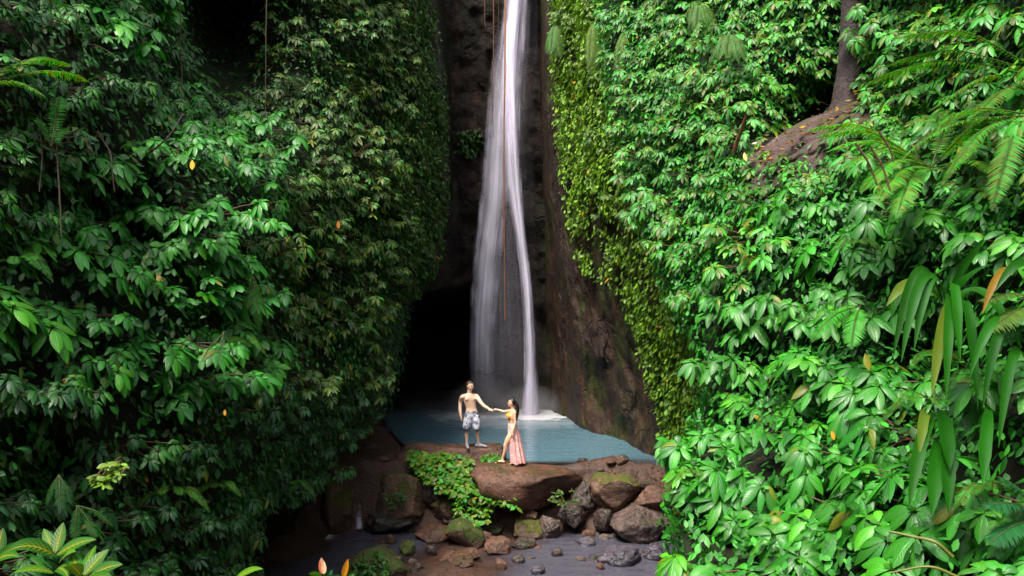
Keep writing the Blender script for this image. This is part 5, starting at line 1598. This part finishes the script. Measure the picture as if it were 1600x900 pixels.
bm_ = rock_mesh("ledge", 1.25, 0.9, 0.38, 91, 0.7, 0.22, 0)
lg = link("ledge", bm_, M_LEDGE); c_ = P(1262, 236, 12.6); lg.location = c_; lg.rotation_euler = (R(12), R(-30), 0)
tag(lg, "bare brown earth ledge with dead leaves at the foot of the tree trunk", "ledge")

# ---- the leafy plant on the boulders
def clump(name, label, cat, poly, d0, d1, n, L, pals, seed, mat=M_LEAF, group=None):
    r = np.random.default_rng(seed)
    poly = np.array(poly, float)
    x0, y0 = poly.min(0); x1, y1 = poly.max(0)
    X, Y = r.uniform(x0, x1, n * 4), r.uniform(y0, y1, n * 4)
    k_ = inside(poly, X, Y); X, Y = X[k_][:n], Y[k_][:n]
    N = len(X)
    D = np.interp(Y, [y0, y1], [d0, d1]) - r.uniform(0, 0.30, N)
    p_ = np.stack([(X - 800) * D / FPX, D, CZ - (Y - 450) * D / FPX], -1)
    c0 = p_.mean(0)
    e = empty(name, c0 - UP * 0.3, label, cat, group)
    a_, st = Acc(), Acc()
    o_ = c0 - UP * 0.3
    m = 4
    pp_ = np.repeat(p_, m, 0) - o_
    ph = r.uniform(0, 6.28, (N, 1)) + np.arange(m) * 2 * np.pi / m
    ph = ph.ravel() + r.normal(0, 0.3, N * m)
    d = np.stack([np.cos(ph), np.sin(ph) * 0.8 - 0.15, r.uniform(-0.5, 0.35, N * m)], -1)
    nn = unit(UP * 0.9 + np.array([0, -0.5, 0]) + 0.3 * r.normal(size=(N * m, 3)))
    ln = L * r.uniform(0.7, 1.25, N * m)
    a_.leaves(pp_, d, nn, ln, ln * 0.48, 0.3, 0.2, 5, leaf_cols(N * m, pals, 0.004, 0.35, r))
    for q in p_[::3]:
        b_ = q - o_
        st.tube(smooth_path([b_ + np.array([0, 0.28, -0.10]), b_ + np.array([0, 0.12, 0.03]), b_], 5), np.linspace(0.012, 0.006, 5), 5)
    link("foliage", a_.mesh("foliage"), mat, e)
    link("stems", st.mesh("stems"), M_STEM, e)
    return e


clump("leafy_plant", "bright green leafy plant spilling over the front of the flat boulder below the man", "plant",
      [(640, 703), (700, 708), (735, 714), (748, 730), (778, 742), (808, 768), (806, 792), (775, 790), (728, 778), (690, 768), (662, 745), (640, 722)], 20.55, 19.15, 560, 0.17, [LIME, BRIGHT * 1.2, LIME * 1.2], 400)
clump("leafy_plant", "lower tuft of the same bright leaves between the mid-stream boulders", "plant", [(712, 782), (745, 780), (768, 800), (760, 815), (735, 818), (715, 812)], 19.5, 19.0, 60, 0.14, [LIME, BRIGHT * 1.1], 401)
clump("leafy_plant", "few leaves growing by the woman's front foot", "plant", [(748, 712), (776, 706), (784, 716), (770, 722), (752, 722)], 20.4, 20.2, 22, 0.12, [LIME * 0.9, BRIGHT], 402)
clump("leafy_plant", "small tuft hanging on the front of the big rounded mossy boulder", "plant", [(600, 770), (628, 768), (640, 788), (615, 795), (600, 785)], 19.5, 19.3, 26, 0.10, [GREEN, OLIVE], 403)
clump("leafy_plant", "thin weeds on the right end of the woman's boulder", "plant", [(860, 768), (892, 762), (905, 780), (880, 795), (858, 790)], 19.3, 19.1, 22, 0.10, [OLIVE, LIME * 0.8], 404)
clump("leafy_plant", "grassy fringe on the bottom mossy boulder beside the yellow shoot", "plant", [(548, 874), (590, 862), (610, 880), (600, 910), (550, 910)], 16.4, 16.1, 60, 0.09, [GREEN, OLIVE, BRIGHT], 405)
clump("leafy_plant", "pale leafy sprig at the foot of the right rock wall beside the pool", "plant", [(1040, 690), (1066, 680), (1075, 715), (1058, 742), (1046, 725)], 20.0, 19.0, 40, 0.17, [LIME, OLIVE], 406)
clump("leafy_plant", "bright lime sprig low on the left cliff above the striped plants", "plant", [(150, 725), (190, 718), (200, 735), (165, 762), (145, 755)], 7.9, 7.8, 24, 0.085, [LIME, LIME * 1.2], 407)

# ---- fallen leaves on rocks, mud and ledge
a = Acc()
r_ = np.random.default_rng(66)
N = 900
X, Y = r_.uniform(-5, 4.6, N), r_.uniform(15.5, 21.6, N)
rocks = [o for o in COL.objects if o.get("category") == "rock" and len(o.data.vertices) > 1000]
bpy.context.view_layer.update()
pts_, cols_ = [], []
for x, y in zip(X, Y):
    z = max(ground_at(rocks, x, y), float(bed_z(np.array(x), np.array(y))))
    if (y > 20.3 and z < 0.02) or (y <= 20.3 and z < -1.40): continue
    if z > 0.6: continue
    pts_.append((x, y, z + 0.012))
for x in np.linspace(945, 1033, 60):
    pts_.append(tuple(P(x + r_.normal(0, 2), 741 - 8 * (x - 945) / 88 + r_.normal(0, 1.5), 20.25)))
pts_ = np.array(pts_); N = len(pts_)
ph = r_.uniform(0, 6.28, N)
a.leaves(pts_, np.stack([np.cos(ph), np.sin(ph), r_.uniform(-0.1, 0.25, N)], -1), UP + 0.25 * r_.normal(size=(N, 3)), r_.uniform(0.05, 0.13, N), r_.uniform(0.03, 0.06, N), 0.1, 0.3, 4,
         np.array([BROWN, BROWN * 1.7, ORANGE * 0.6, YELLOW * 0.8, (0.25, 0.11, 0.05)])[r_.choice(5, N, p=[0.42, 0.28, 0.12, 0.08, 0.10])])
tag(link("fallen_leaves", a.mesh("fallen_leaves"), M_CREEP), "brown and yellow fallen leaves scattered over the boulders and mud", "leaves", kind="stuff")
a = Acc()
N = 160
X, Y = r_.uniform(1180, 1345, N), 0
Y = np.interp(X, [1180, 1260, 1345], [240, 205, 160]) + r_.normal(0, 16, N)
D = np.interp(X, [1180, 1345], [11.9, 12.4])
pts_ = np.stack([(X - 800) * D / FPX, D, CZ - (Y - 450) * D / FPX], -1)
ph = r_.uniform(0, 6.28, N)
a.leaves(pts_, np.stack([np.cos(ph), np.sin(ph), r_.uniform(-0.4, 0.2, N)], -1), UP + np.array([0, -0.6, 0]) + 0.3 * r_.normal(size=(N, 3)), r_.uniform(0.05, 0.13, N), r_.uniform(0.03, 0.06, N), 0.1, 0.3, 4,
         np.array([BROWN, BROWN * 1.7, ORANGE, YELLOW * 0.8, (0.6, 0.5, 0.45)])[r_.choice(5, N, p=[0.4, 0.25, 0.22, 0.08, 0.05])])
tag(link("fallen_leaves", a.mesh("fallen_leaves"), M_CREEP), "dead leaves caught on the earth ledge by the trunk", "leaves", kind="stuff")
# single bright leaves
for x, y, d, L_, c, lab in [(300, 250, 9.6, 0.12, (0.75, 0.42, 0.01), "bright yellow leaf hanging in the upper part of the left cliff"), (528, 345, 16.0, 0.16, (0.60, 0.20, 0.02), "orange leaf near the right side of the left buttress"),
                            (351, 640, 9.6, 0.07, (0.75, 0.28, 0.02), "orange leaf low in the left cliff's dark leaves"), (1300, 672, 7.6, 0.09, (0.60, 0.32, 0.02), "yellowed hanging leaf among the big leaves of the right slope"),
                            (1163, 238, 11.5, 0.13, (0.75, 0.62, 0.18), "pale yellow leaf at the foot of the broken red stem"), (1352, 552, 7.7, 0.16, (0.22, 0.22, 0.015), "long yellow-green dying leaf on the right slope left of the strap leaves")]:
    a = Acc()
    a.leaves(np.zeros((1, 3)), np.array([[0.15, -0.3, -1.0]]), np.array([[0.1, -1.0, 0.3]]), L_, L_ * 0.5, 0.1, 0.2, 8, np.array([c]))
    o = link("yellow_leaf", a.mesh("yellow_leaf"), M_CREEP); o.location = P(x, y, d)
    tag(o, lab, "leaf")
